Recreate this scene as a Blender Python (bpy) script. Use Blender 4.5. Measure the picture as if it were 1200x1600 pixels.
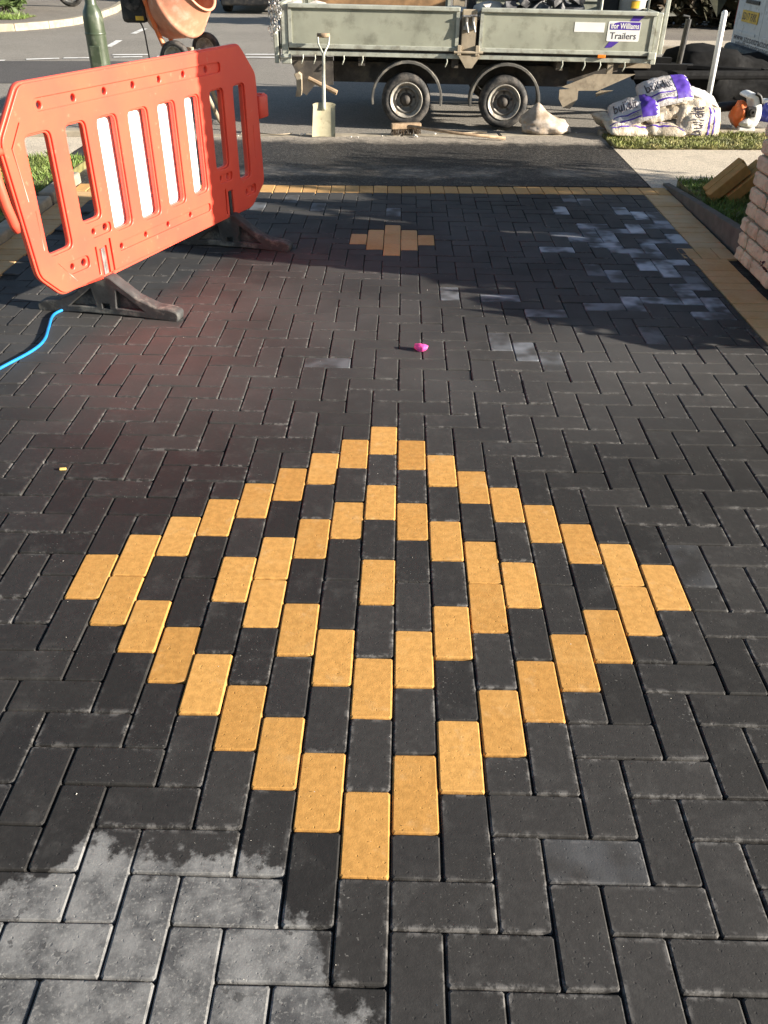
import bpy, bmesh, math, random
from mathutils import Vector, Matrix, noise
random.seed(7)
R = math.radians
scene = bpy.context.scene
col = scene.collection
for o in list(bpy.data.objects): bpy.data.objects.remove(o)

# ------------------------------------------------------------------ camera
CAM = dict(f=1316.53, H=1.48998, pitch=0.600868, yaw=-0.0160075, roll=0.0095308, x=0.0966885, y=-0.932829)
cp, sp = math.cos(CAM['pitch']), math.sin(CAM['pitch'])
cyw, syw = math.cos(CAM['yaw']), math.sin(CAM['yaw'])
fw = Vector((syw*cp, cyw*cp, -sp)); rt = Vector((cyw, -syw, 0)); up = rt.cross(fw)
cr, sr = math.cos(CAM['roll']), math.sin(CAM['roll'])
rt2 = rt*cr + up*sr; up2 = up*cr - rt*sr
camd = bpy.data.cameras.new('camera'); cam = bpy.data.objects.new('camera', camd); col.objects.link(cam)
camd.sensor_fit = 'VERTICAL'; camd.sensor_height = 36.0; camd.lens = 36.0*CAM['f']/1600
camd.clip_start = 0.05; camd.clip_end = 500
cam.matrix_world = Matrix(((rt2.x, up2.x, -fw.x, CAM['x']), (rt2.y, up2.y, -fw.y, CAM['y']), (rt2.z, up2.z, -fw.z, CAM['H']), (0, 0, 0, 1)))
scene.camera = cam

# ------------------------------------------------------------------ sky and sun
SUN = Vector((3.25, -0.80, 1.0)).normalized()
EL = math.asin(SUN.z); AZ = math.atan2(SUN.x, SUN.y)
world = bpy.data.worlds.new('World'); scene.world = world; world.use_nodes = True
wn = world.node_tree; bg = wn.nodes['Background']
sky = wn.nodes.new('ShaderNodeTexSky'); sky.sky_type = 'NISHITA'; sky.sun_disc = False
sky.sun_elevation = EL; sky.sun_rotation = AZ; sky.air_density = 1.0; sky.dust_density = 1.0; sky.ozone_density = 1.0
wn.links.new(sky.outputs[0], bg.inputs[0]); bg.inputs[1].default_value = 0.050
sund = bpy.data.lights.new('sun', 'SUN'); sun = bpy.data.objects.new('sun', sund); col.objects.link(sun)
sund.energy = 5.0; sund.angle = R(0.53); sund.color = (1.0, 0.92, 0.80)
sun.rotation_euler = (-SUN).to_track_quat('-Z', 'Y').to_euler(); sun.location = (6, -4, 6)
scene.view_settings.view_transform = 'Standard'; scene.view_settings.look = 'None'
scene.view_settings.gamma = 1.0; scene.view_settings.use_curve_mapping = False
scene.view_settings.exposure = 1.66
scene.render.resolution_x = 768; scene.render.resolution_y = 1024
scene.render.engine = 'CYCLES'; scene.cycles.max_bounces = 6; scene.cycles.diffuse_bounces = 3; scene.cycles.glossy_bounces = 3

# ------------------------------------------------------------------ helpers
def tag(o, label=None, cat=None, group=None, kind=None):
    if label: o['label'] = label
    if cat: o['category'] = cat
    if group: o['group'] = group
    if kind: o['kind'] = kind
    return o

def empty(name, loc=(0, 0, 0), label=None, cat=None, group=None, rot=(0, 0, 0)):
    o = bpy.data.objects.new(name, None); col.objects.link(o); o.location = loc; o.rotation_euler = rot
    o.empty_display_size = 0.1
    return tag(o, label, cat, group)

def link(name, me, mat, parent=None, smooth=False):
    if mat is not None:
        me.materials.clear(); me.materials.append(mat)
    o = bpy.data.objects.new(name, me); col.objects.link(o)
    if parent: o.parent = parent
    if smooth: me.polygons.foreach_set('use_smooth', [True]*len(me.polygons))
    return o

class MB:
    def __init__(s): s.v = []; s.f = []
    def add(s, vs, fs, M=None):
        n = len(s.v)
        s.v += [tuple(M @ Vector(v)) if M else tuple(v) for v in vs]
        s.f += [tuple(i+n for i in f) for f in fs]; return s
    def box(s, x0, x1, y0, y1, z0, z1, M=None, b=0.0):
        if b <= 0:
            vs = [(x, y, z) for z in (z0, z1) for y in (y0, y1) for x in (x0, x1)]
            return s.add(vs, [(0, 2, 3, 1), (4, 5, 7, 6), (0, 1, 5, 4), (2, 6, 7, 3), (0, 4, 6, 2), (1, 3, 7, 5)], M)
        bm = bmesh.new(); bmesh.ops.create_cube(bm, size=1)
        for v in bm.verts: v.co = Vector(((x0+x1)/2+v.co.x*(x1-x0), (y0+y1)/2+v.co.y*(y1-y0), (z0+z1)/2+v.co.z*(z1-z0)))
        bmesh.ops.bevel(bm, geom=bm.edges[:], offset=b, segments=2, profile=0.5, affect='EDGES')
        bm.verts.index_update()
        s.add([v.co[:] for v in bm.verts], [[v.index for v in f.verts] for f in bm.faces], M); bm.free(); return s
    def tube(s, pts, r, seg=10, caps=True, M=None):
        pts = [Vector(p) for p in pts]; n = len(pts)
        rs = r if isinstance(r, (list, tuple)) else [r]*n
        vs = []; fs = []; prev = None
        for i, p in enumerate(pts):
            d = (pts[min(i+1, n-1)] - pts[max(i-1, 0)]).normalized()
            if prev is None:
                a = d.orthogonal().normalized()
            else:
                a = (prev - d*prev.dot(d)).normalized()
            prev = a; b = d.cross(a)
            for k in range(seg):
                t = 2*math.pi*k/seg
                vs.append(p + (a*math.cos(t) + b*math.sin(t))*rs[i])
        for i in range(n-1):
            for k in range(seg):
                k2 = (k+1) % seg
                fs.append((i*seg+k, i*seg+k2, (i+1)*seg+k2, (i+1)*seg+k))
        if caps:
            fs.append(tuple(reversed(range(seg)))); fs.append(tuple((n-1)*seg+k for k in range(seg)))
        return s.add(vs, fs, M)
    def lathe(s, prof, seg=24, M=None, close=False):          # prof: (radius, height) about local z
        vs = []; fs = []
        for r, h in prof:
            for k in range(seg):
                t = 2*math.pi*k/seg; vs.append((r*math.cos(t), r*math.sin(t), h))
        m = len(prof)
        for i in range(m if close else m-1):
            j = (i+1) % m
            for k in range(seg):
                k2 = (k+1) % seg; fs.append((i*seg+k, i*seg+k2, j*seg+k2, j*seg+k))
        return s.add(vs, fs, M)
    def prism(s, poly, d0, d1, M=None):                       # poly in local xy, extruded along z
        n = len(poly)
        vs = [(x, y, d0) for x, y in poly] + [(x, y, d1) for x, y in poly]
        fs = [tuple(reversed(range(n))), tuple(range(n, 2*n))] + [(i, (i+1) % n, n+(i+1) % n, n+i) for i in range(n)]
        return s.add(vs, fs, M)
    def build(s, name, mat, parent=None, smooth=False, bevel=0.0):
        me = bpy.data.meshes.new(name); me.from_pydata(s.v, [], s.f)
        bm = bmesh.new(); bm.from_mesh(me); bmesh.ops.recalc_face_normals(bm, faces=bm.faces[:])
        if bevel > 0:
            es = [e for e in bm.edges if len(e.link_faces) == 2 and e.calc_face_angle(0) > 0.6]
            bmesh.ops.bevel(bm, geom=es, offset=bevel, segments=2, profile=0.5, affect='EDGES')
        bm.to_mesh(me); bm.free(); me.update()
        return link(name, me, mat, parent, smooth)

XZ = Matrix(((1, 0, 0, 0), (0, 0, 1, 0), (0, 1, 0, 0), (0, 0, 0, 1)))   # local (x, y, d) -> (x, d, y)

def rounded(pts, r, n=4):
    out = []; m = len(pts)
    for i in range(m):
        p = Vector(pts[i]); a = Vector(pts[i-1]); b = Vector(pts[(i+1) % m])
        ri = r[i] if isinstance(r, (list, tuple)) else r
        da = (a-p); db = (b-p); k = min(ri, da.length*0.45, db.length*0.45)
        pa = p+da.normalized()*k; pb = p+db.normalized()*k
        for t in range(n+1):
            u = t/n; out.append(tuple(pa*(1-u)**2 + p*2*u*(1-u) + pb*u*u))
    return out

def curve_mesh(loops, ext, bev, name='plate'):
    cu = bpy.data.curves.new(name, 'CURVE'); cu.dimensions = '2D'; cu.fill_mode = 'BOTH'
    cu.extrude = ext; cu.bevel_depth = bev; cu.bevel_resolution = 1
    for L in loops:
        sp_ = cu.splines.new('POLY'); sp_.points.add(len(L)-1); sp_.use_cyclic_u = True
        for q, (x, y) in zip(sp_.points, L): q.co = (x, y, 0, 1)
    return obj_to_mesh(cu, name)

def obj_to_mesh(data, name):
    o = bpy.data.objects.new('tmp', data); col.objects.link(o)
    dg = bpy.context.evaluated_depsgraph_get(); dg.update()
    me = bpy.data.meshes.new_from_object(o.evaluated_get(dg))
    bpy.data.objects.remove(o); bpy.data.curves.remove(data); me.name = name
    return me

def text_geo(s, w, bold=0.0, h=None):
    cu = bpy.data.curves.new('t', 'FONT'); cu.body = s; cu.size = 1.0; cu.align_x = 'CENTER'; cu.align_y = 'CENTER'; cu.offset = bold
    cu.resolution_u = 2
    me = obj_to_mesh(cu, 't')
    xs = [v.co.x for v in me.vertices]; ys = [v.co.y for v in me.vertices]
    k = w/(max(xs)-min(xs)); ky = k if h is None else h/(max(ys)-min(ys))
    cx_, cy_ = (max(xs)+min(xs))/2, (max(ys)+min(ys))/2
    vs = [((v.co.x-cx_)*k, (v.co.y-cy_)*ky) for v in me.vertices]; fs = [tuple(p.vertices) for p in me.polygons]
    bpy.data.meshes.remove(me); return vs, fs

# ------------------------------------------------------------------ materials
class NT:
    def __init__(s, name):
        s.m = bpy.data.materials.new(name); s.m.use_nodes = True; s.t = s.m.node_tree
        s.b = s.t.nodes['Principled BSDF']; s.out = s.t.nodes['Material Output']
        s.geo = None
    def n(s, typ, **kw):
        x = s.t.nodes.new(typ)
        for k, v in kw.items(): setattr(x, k, v)
        return x
    def l(s, a, b): s.t.links.new(a, b)
    def setin(s, sock, v):
        if isinstance(v, (int, float)): sock.default_value = v
        elif isinstance(v, (tuple, list)): sock.default_value = tuple(v) + ((1,) if len(v) == 3 and len(sock.default_value) == 4 else ())
        else: s.l(v, sock)
    def pos(s):
        if not s.geo: s.geo = s.n('ShaderNodeNewGeometry')
        return s.geo.outputs['Position']
    def obj(s): return s.n('ShaderNodeTexCoord').outputs['Object']
    def noise(s, vec, scale, detail=4, rough=0.55, out='Fac'):
        x = s.n('ShaderNodeTexNoise'); s.l(vec, x.inputs['Vector']); x.inputs['Scale'].default_value = scale
        x.inputs['Detail'].default_value = detail; x.inputs['Roughness'].default_value = rough
        return x.outputs[out]
    def voro(s, vec, scale, out='Distance', feature='F1'):
        x = s.n('ShaderNodeTexVoronoi', feature=feature); s.l(vec, x.inputs['Vector']); x.inputs['Scale'].default_value = scale
        return x.outputs[out]
    def math(s, op, a, b=0.0, clamp=False):
        x = s.n('ShaderNodeMath', operation=op, use_clamp=clamp); s.setin(x.inputs[0], a); s.setin(x.inputs[1], b); return x.outputs[0]
    def ss(s, v, a, b, lo=0.0, hi=1.0):
        x = s.n('ShaderNodeMapRange', interpolation_type='SMOOTHSTEP'); s.setin(x.inputs['Value'], v)
        x.inputs['From Min'].default_value = a; x.inputs['From Max'].default_value = b
        x.inputs['To Min'].default_value = lo; x.inputs['To Max'].default_value = hi; return x.outputs[0]
    def mix(s, f, a, b, mode='MIX'):
        x = s.n('ShaderNodeMix', data_type='RGBA', blend_type=mode, clamp_factor=True)
        s.setin(x.inputs[0], f); s.setin(x.inputs[6], a); s.setin(x.inputs[7], b); return x.outputs[2]
    def attr(s, name, out='Fac'):
        x = s.n('ShaderNodeAttribute'); x.attribute_name = name; return x.outputs[out]
    def sep(s, v):
        x = s.n('ShaderNodeSeparateXYZ'); s.l(v, x.inputs[0]); return x.outputs
    def bump(s, h, strength, dist):
        x = s.n('ShaderNodeBump'); s.l(h, x.inputs['Height']); x.inputs['Strength'].default_value = strength
        x.inputs['Distance'].default_value = dist; s.l(x.outputs[0], s.b.inputs['Normal'])
    def fin(s, c, rough=0.6, spec=0.5, metal=0.0):
        s.setin(s.b.inputs['Base Color'], c); s.setin(s.b.inputs['Roughness'], rough)
        s.b.inputs['Specular IOR Level'].default_value = spec; s.b.inputs['Metallic'].default_value = metal; return s.m

def mat(name, c, rough=0.6, var=0.2, scale=12.0, dirt=None, dirt_amt=0.5, dirt_scale=6.0, bump=0.0, bscale=80.0, spec=0.4, metal=0.0, obj=True):
    k = NT(name); p = k.obj() if obj else k.pos()
    n1 = k.noise(p, scale, 5)
    a = tuple(x*(1-var) for x in c); b = tuple(min(1, x*(1+var)) for x in c)
    cc = k.mix(k.ss(n1, 0.3, 0.7), a, b)
    if dirt:
        d = k.math('MULTIPLY', k.ss(k.noise(p, dirt_scale, 7, 0.65), 0.48, 0.66), dirt_amt)
        cc = k.mix(d, cc, dirt)
    rr = k.ss(k.noise(p, scale*2.3, 3), 0.3, 0.7, max(0.02, rough-0.08), min(1, rough+0.08))
    if bump: k.bump(k.noise(p, bscale, 4, 0.6), bump, 0.004)
    return k.fin(cc, rr, spec, metal)

def glass(name, c):
    k = NT(name); k.b.inputs['Metallic'].default_value = 0.0
    return k.fin(c, 0.06, 0.6)

M = {}
M['rubber'] = mat('tyre rubber', (0.030, 0.029, 0.028), 0.75, 0.3, 30, dirt=(0.16, 0.14, 0.12), dirt_amt=0.6, dirt_scale=9, bump=0.2)
M['rim'] = mat('painted wheel steel', (0.36, 0.335, 0.29), 0.5, 0.2, 20, dirt=(0.13, 0.10, 0.075), dirt_amt=0.75, dirt_scale=18, metal=0.3)
M['hub'] = mat('dark hub steel', (0.20, 0.185, 0.165), 0.5, 0.3, 30, dirt=(0.2, 0.17, 0.13), dirt_amt=0.4, metal=0.4)
M['panel'] = mat('galvanised grey green side sheet', (0.33, 0.335, 0.265), 0.55, 0.12, 3, dirt=(0.12, 0.115, 0.085), dirt_amt=0.5, dirt_scale=4.5, bump=0.03, bscale=20, metal=0.15)
M['rail'] = mat('galvanised rail', (0.46, 0.47, 0.40), 0.45, 0.15, 8, dirt=(0.16, 0.13, 0.09), dirt_amt=0.5, dirt_scale=12, metal=0.3)
M['chassis'] = mat('dusty dark chassis', (0.060, 0.052, 0.045), 0.75, 0.3, 8, dirt=(0.17, 0.14, 0.10), dirt_amt=0.5, dirt_scale=7)
M['tanplate'] = mat('mud coated plate', (0.34, 0.28, 0.20), 0.75, 0.18, 9, dirt=(0.16, 0.12, 0.08), dirt_amt=0.5, dirt_scale=14, bump=0.1)
M['mudguard'] = mat('dusty black mudguard', (0.10, 0.095, 0.085), 0.6, 0.25, 9, dirt=(0.30, 0.27, 0.22), dirt_amt=0.7, dirt_scale=8)
M['white'] = mat('white plastic', (0.78, 0.78, 0.77), 0.4, 0.06, 10, dirt=(0.5, 0.47, 0.42), dirt_amt=0.35)
M['sticker'] = mat('white vinyl', (0.80, 0.79, 0.74), 0.4, 0.04, 10)
M['purple'] = mat('purple print', (0.075, 0.035, 0.30), 0.45, 0.12, 25)
M['ink'] = mat('dark print', (0.05, 0.045, 0.06), 0.5, 0.1, 20)
M['amber'] = mat('amber lens', (0.75, 0.22, 0.03), 0.25, 0.1, 20)
M['redlens'] = mat('red lens', (0.5, 0.02, 0.015), 0.2, 0.1, 20)
M['steel'] = mat('worn steel', (0.42, 0.41, 0.39), 0.4, 0.25, 25, dirt=(0.16, 0.11, 0.07), dirt_amt=0.5, dirt_scale=20, metal=0.7)
M['wood'] = mat('weathered wood', (0.34, 0.24, 0.15), 0.75, 0.25, 22, dirt=(0.15, 0.10, 0.07), dirt_amt=0.5, dirt_scale=16)
M['ply'] = mat('brown plywood', (0.26, 0.15, 0.07), 0.75, 0.35, 6, dirt=(0.10, 0.06, 0.03), dirt_amt=0.5, dirt_scale=5)
M['blade'] = mat('cement crusted blade', (0.46, 0.41, 0.27), 0.8, 0.15, 9, dirt=(0.14, 0.11, 0.06), dirt_amt=0.75, dirt_scale=8, bump=0.15)
M['mixer'] = mat('cement splashed orange drum', (0.60, 0.26, 0.16), 0.6, 0.18, 5, dirt=(0.56, 0.46, 0.36), dirt_amt=0.75, dirt_scale=5, bump=0.08, bscale=40)
M['orange'] = mat('orange paint', (0.72, 0.16, 0.04), 0.45, 0.15, 10, dirt=(0.45, 0.33, 0.22), dirt_amt=0.5, dirt_scale=12)
M['black'] = mat('black plastic', (0.018, 0.018, 0.019), 0.5, 0.25, 14, dirt=(0.12, 0.10, 0.08), dirt_amt=0.4, dirt_scale=9)
M['lamp'] = mat('dark green post paint', (0.050, 0.066, 0.040), 0.38, 0.2, 6, dirt=(0.14, 0.15, 0.11), dirt_amt=0.5, dirt_scale=14, bump=0.06, bscale=30, spec=0.5)
M['bluecable'] = mat('blue cable sheath', (0.015, 0.19, 0.50), 0.4, 0.1, 20)
M['footp'] = mat('recycled grey plastic foot', (0.045, 0.045, 0.045), 0.7, 0.25, 14, dirt=(0.24, 0.23, 0.20), dirt_amt=0.6, dirt_scale=11, bump=0.2)
M['vanwhite'] = mat('dirty white van paint', (0.58, 0.58, 0.57), 0.32, 0.06, 4, dirt=(0.36, 0.34, 0.31), dirt_amt=0.45, dirt_scale=4)
M['matblack'] = mat('matt black sheet', (0.005, 0.005, 0.0055), 0.95, 0.3, 12, spec=0.2)
M['carblue'] = mat('dark blue car paint', (0.012, 0.045, 0.13), 0.2, 0.1, 6, spec=0.6)
M['glass'] = glass('dark car glass', (0.012, 0.014, 0.016))
M['plate_y'] = mat('yellow number plate', (0.72, 0.44, 0.05), 0.4, 0.1, 20, dirt=(0.3, 0.2, 0.08), dirt_amt=0.4)
M['concrete'] = mat('pale kerb concrete', (0.33, 0.285, 0.215), 0.9, 0.15, 9, dirt=(0.19, 0.17, 0.13), dirt_amt=0.6, dirt_scale=8, bump=0.3, bscale=60, obj=False)
M['concrete_dark'] = mat('grey edging concrete', (0.125, 0.108, 0.088), 0.9, 0.18, 9, dirt=(0.10, 0.09, 0.07), dirt_amt=0.5, dirt_scale=7, bump=0.3, bscale=70, obj=False)
M['soil'] = mat('dark soil', (0.06, 0.042, 0.028), 0.95, 0.35, 15, bump=0.6, bscale=40, obj=False)
M['leaf'] = mat('hedge leaf', (0.055, 0.085, 0.022), 0.55, 0.55, 9, obj=False)
M['leaf_pale'] = mat('pale shrub leaf', (0.11, 0.13, 0.03), 0.55, 0.5, 7, obj=False)
M['leaf_dark'] = mat('dark hedge leaf', (0.030, 0.030, 0.016), 0.6, 0.5, 6, dirt=(0.07, 0.035, 0.02), dirt_amt=0.6, dirt_scale=3, obj=False)
M['leaf_purple'] = mat('purple shrub leaf', (0.075, 0.022, 0.026), 0.5, 0.5, 30, obj=False)
M['bark'] = mat('shrub stem', (0.10, 0.07, 0.045), 0.9, 0.3, 20, obj=False)
M['grass'] = mat('grass blade', (0.19, 0.205, 0.055), 0.6, 0.45, 7, dirt=(0.46, 0.39, 0.17), dirt_amt=0.75, dirt_scale=5, obj=False)
M['lawn'] = mat('lawn blade', (0.12, 0.185, 0.035), 0.6, 0.45, 7, dirt=(0.26, 0.27, 0.09), dirt_amt=0.5, dirt_scale=5, obj=False)
M['grass_base'] = mat('grass root mat', (0.12, 0.11, 0.040), 0.95, 0.4, 18, dirt=(0.30, 0.25, 0.13), dirt_amt=0.5, dirt_scale=9, bump=0.6, bscale=60, obj=False)
M['pink'] = mat('pink petal', (0.85, 0.09, 0.36), 0.5, 0.2, 90)
M['yellowbit'] = mat('straw yellow scrap', (0.62, 0.45, 0.13), 0.6, 0.15, 90)
M['paint'] = mat('worn road paint', (0.72, 0.71, 0.68), 0.7, 0.10, 3, dirt=(0.35, 0.33, 0.30), dirt_amt=0.7, dirt_scale=9, obj=False)
M['rubble'] = mat('pale concrete rubble', (0.50, 0.47, 0.42), 0.9, 0.2, 10, bump=0.4)
M['bluebag'] = mat('blue plastic bag', (0.06, 0.07, 0.36), 0.35, 0.25, 14)
M['chrome'] = mat('bright chain steel', (0.55, 0.54, 0.52), 0.3, 0.2, 30, metal=0.9)

# barrier plastic
k = NT('fluorescent red barrier plastic'); p = k.obj()
c = k.mix(k.ss(k.noise(p, 3, 4), 0.35, 0.65), (0.80, 0.082, 0.052), (0.86, 0.098, 0.055))
c = k.mix(k.math('MULTIPLY', k.ss(k.noise(p, 26, 6, 0.7), 0.60, 0.72), 0.30), c, (0.75, 0.35, 0.22))
k.bump(k.noise(p, 9, 3), 0.10, 0.01)
M['barrier'] = k.fin(c, 0.38, 0.4)

# sack plastic (dusty white)
k = NT('dusty white woven sack'); p = k.obj()
c = k.mix(k.ss(k.noise(p, 7, 5), 0.35, 0.65), (0.56, 0.50, 0.41), (0.42, 0.35, 0.26))
c = k.mix(k.math('MULTIPLY', k.ss(k.noise(p, 14, 6, 0.7), 0.5, 0.66), 0.5), c, (0.35, 0.27, 0.19))
k.bump(k.noise(p, 16, 5, 0.65), 0.9, 0.022)
M['sack'] = k.fin(c, 0.55, 0.35)
k = NT('clean white sack face'); p = k.obj()
c = k.mix(k.ss(k.noise(p, 9, 5), 0.4, 0.7), (0.58, 0.56, 0.57), (0.46, 0.42, 0.39))
k.bump(k.noise(p, 16, 5, 0.65), 0.8, 0.02)
M['sackwhite'] = k.fin(c, 0.45, 0.4)
# clear rubble bag
k = NT('milky clear plastic over sand'); p = k.obj()
c = k.mix(k.ss(k.noise(p, 6, 6, 0.6), 0.4, 0.6), (0.30, 0.235, 0.17), (0.50, 0.43, 0.36))
k.bump(k.noise(p, 12, 3, 0.5), 0.35, 0.02)
M['sandbag'] = k.fin(c, 0.3, 0.5)

# sandstone
k = NT('rock faced sandstone'); p = k.pos()
c = k.mix(k.ss(k.noise(p, 6, 5), 0.35, 0.65), (0.72, 0.60, 0.42), (0.58, 0.47, 0.33))
c = k.mix(k.math('MULTIPLY', k.ss(k.noise(p, 28, 6, 0.7), 0.5, 0.68), 0.5), c, (0.44, 0.32, 0.21))
k.bump(k.noise(p, 55, 6, 0.7), 0.7, 0.012)
M['stone'] = k.fin(c, 0.9, 0.2)
M['mortar'] = mat('pale mortar', (0.24, 0.20, 0.145), 0.95, 0.15, 30, bump=0.5, obj=False)

# paving blocks --------------------------------------------------
def block_common(k):
    p = k.pos(); loc = k.sep(k.attr('loc', 'Vector')); sz = k.sep(k.attr('sz', 'Vector'))
    d = k.math('MINIMUM', k.math('MINIMUM', loc[0], k.math('SUBTRACT', sz[0], loc[0])), k.math('MINIMUM', loc[1], k.math('SUBTRACT', sz[1], loc[1])))
    return p, d
k = NT('charcoal block'); p, d = block_common(k); rnd = k.attr('rnd'); glint_dust = k.attr('bl')
n60 = k.noise(p, 60, 3, 0.6); n5 = k.noise(p, 4.5, 4)
c = k.mix(rnd, (0.0130, 0.0120, 0.0112), (0.0300, 0.0280, 0.0265))
c = k.mix(k.ss(n60, 0.25, 0.75), k.mix(1.0, c, (0.85, 0.85, 0.85), 'MULTIPLY'), k.mix(1.0, c, (1.15, 1.15, 1.15), 'MULTIPLY'))
c = k.mix(k.math('MULTIPLY', k.ss(k.noise(p, 11, 4, 0.7), 0.50, 0.72), 0.20), c, (0.10, 0.096, 0.09))
edge = k.math('MULTIPLY', k.ss(d, 0.003, 0.016, 1, 0), k.ss(k.noise(p, 38, 3, 0.7), 0.46, 0.62))
edge = k.math('MULTIPLY', edge, k.ss(k.math('ADD', n5, k.math('MULTIPLY', rnd, 0.15)), 0.50, 0.70, 0.02, 0.50))
c = k.mix(edge, c, (0.22, 0.21, 0.20))
spk = k.math('MULTIPLY', k.ss(k.noise(p, 150, 1, 0.6), 0.69, 0.76), k.ss(k.noise(p, 6, 3), 0.45, 0.7, 0.0, 0.7))
c = k.mix(spk, c, (0.24, 0.23, 0.21))
far_sheen = k.math('MULTIPLY', k.ss(k.sep(p)[1], 1.3, 2.4, 0.0, 1.0), k.ss(k.noise(p, 1.3, 4), 0.3, 0.65, 0.15, 0.55))  # grazing sheen of the farther blocks, painted in as a paler colour
c = k.mix(far_sheen, c, (0.076, 0.073, 0.070))
# dried cement film in the near left corner
xyz = k.sep(p)
fc = k.n('ShaderNodeFloatCurve'); cu = fc.mapping.curves[0]
PB = [(-0.80, 0.02), (-0.64, -0.02), (-0.55, 0.015), (-0.51, 0.08), (-0.45, 0.065), (-0.35, 0.03), (-0.2, 0.045), (-0.12, 0.03), (-0.095, -0.04), (-0.03, -0.09), (0.0, -0.2), (0.09, -0.25), (0.14, -0.40), (0.3, -0.6)]
QB = [((x+0.8)/1.1, (y+0.6)/0.8) for x, y in PB]
cu.points[0].location = QB[0]; cu.points[1].location = QB[-1]
for q in QB[1:-1]: cu.points.new(*q)
fc.mapping.update()
k.l(k.math('DIVIDE', k.math('ADD', xyz[0], 0.8), 1.1, True), fc.inputs['Value'])
yb = k.math('SUBTRACT', k.math('MULTIPLY', fc.outputs[0], 0.8), 0.6)
wob = k.math('MULTIPLY', k.math('SUBTRACT', k.noise(p, 22, 4, 0.65), 0.5), 0.22)
wob = k.math('ADD', wob, k.math('MULTIPLY', k.math('SUBTRACT', rnd, 0.5), 0.03))
dry = k.ss(k.math('ADD', k.math('SUBTRACT', yb, xyz[1]), wob), -0.010, 0.030)
dryc = k.mix(k.ss(k.math('ADD', k.math('MULTIPLY', k.noise(p, 17, 5, 0.7), 0.6), k.math('MULTIPLY', k.noise(p, 5, 2), 0.4)), 0.36, 0.62), (0.060, 0.060, 0.061), (0.215, 0.212, 0.206))
spots = k.math('MULTIPLY', k.ss(k.noise(p, 30, 3, 0.6), 0.62, 0.65), k.ss(k.noise(p, 4, 2), 0.45, 0.6))
dryc = k.mix(k.math('MULTIPLY', spots, 0.75), dryc, (0.045, 0.044, 0.043))
dryc = k.mix(k.ss(k.noise(p, 140, 2, 0.6), 0.55, 0.7, 0, 0.5), dryc, (0.30, 0.29, 0.27))
c = k.mix(dry, c, dryc)
glint = k.math('MULTIPLY', k.math('POWER', glint_dust, 1.3), k.ss(k.noise(p, 7, 2), 0.36, 0.66, 0.06, 1.0))
c = k.mix(glint, c, (0.40, 0.44, 0.50))  # sky reflection mixed into the block colour as pale blue
h = k.math('ADD', k.math('MULTIPLY', k.noise(p, 210, 2, 0.65), 0.6), k.math('MULTIPLY', k.noise(p, 60, 2, 0.6), 0.35))
h = k.math('SUBTRACT', h, k.math('MULTIPLY', k.ss(k.noise(p, 95, 1, 0.5), 0.66, 0.78), 1.4))
k.bump(h, 0.26, 0.0020)
M['charcoal'] = k.fin(c, k.math('SUBTRACT', k.ss(k.noise(p, 3.5, 3), 0.3, 0.7, 0.64, 0.78), k.math('MULTIPLY', glint, 0.34)), 0.34)

k = NT('buff block'); p, d = block_common(k); rnd = k.attr('rnd')
n60 = k.noise(p, 55, 3, 0.6)
c = k.mix(rnd, (0.445, 0.225, 0.056), (0.545, 0.292, 0.082))
c = k.mix(k.math('MULTIPLY', k.ss(k.noise(p, 13, 5, 0.7), 0.55, 0.75), 0.35), c, (0.60, 0.42, 0.22))
c = k.mix(k.ss(n60, 0.3, 0.7), k.mix(1.0, c, (0.86, 0.85, 0.82), 'MULTIPLY'), k.mix(1.0, c, (1.1, 1.1, 1.12), 'MULTIPLY'))
c = k.mix(k.math('MULTIPLY', k.ss(k.noise(p, 9, 5, 0.6), 0.5, 0.7), 0.25), c, (0.60, 0.36, 0.13))
c = k.mix(k.math('MULTIPLY', k.ss(k.noise(p, 130, 3), 0.68, 0.76), 0.55), c, (0.16, 0.08, 0.02))
c = k.mix(k.math('MULTIPLY', k.ss(d, 0.001, 0.006, 1, 0), k.ss(k.noise(p, 60, 5), 0.4, 0.6, 0, 0.6)), c, (0.22, 0.11, 0.03))
c = k.mix(k.math('MULTIPLY', k.attr('bl'), k.ss(k.noise(p, 5, 4), 0.3, 0.65, 0.5, 1)), c, (0.60, 0.42, 0.235))
h = k.math('ADD', k.math('MULTIPLY', k.noise(p, 210, 2, 0.65), 0.6), k.math('MULTIPLY', k.noise(p, 60, 2, 0.6), 0.35))
h = k.math('SUBTRACT', h, k.math('MULTIPLY', k.ss(k.noise(p, 95, 1, 0.5), 0.68, 0.78), 1.4))
k.bump(h, 0.30, 0.0020)
M['buff'] = k.fin(c, 0.8, 0.3)
M['buffplain'] = mat('spare buff block', (0.42, 0.24, 0.075), 0.85, 0.12, 20, bump=0.3)
M['spareblack'] = mat('spare charcoal block', (0.06, 0.06, 0.065), 0.7, 0.3, 20, dirt=(0.3, 0.3, 0.3), dirt_amt=0.5, dirt_scale=9, bump=0.3)
M['joint'] = mat('jointing sand', (0.030, 0.026, 0.022), 0.95, 0.4, 60, dirt=(0.09, 0.08, 0.065), dirt_amt=0.5, dirt_scale=15, bump=0.6, bscale=250, obj=False)

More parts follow.
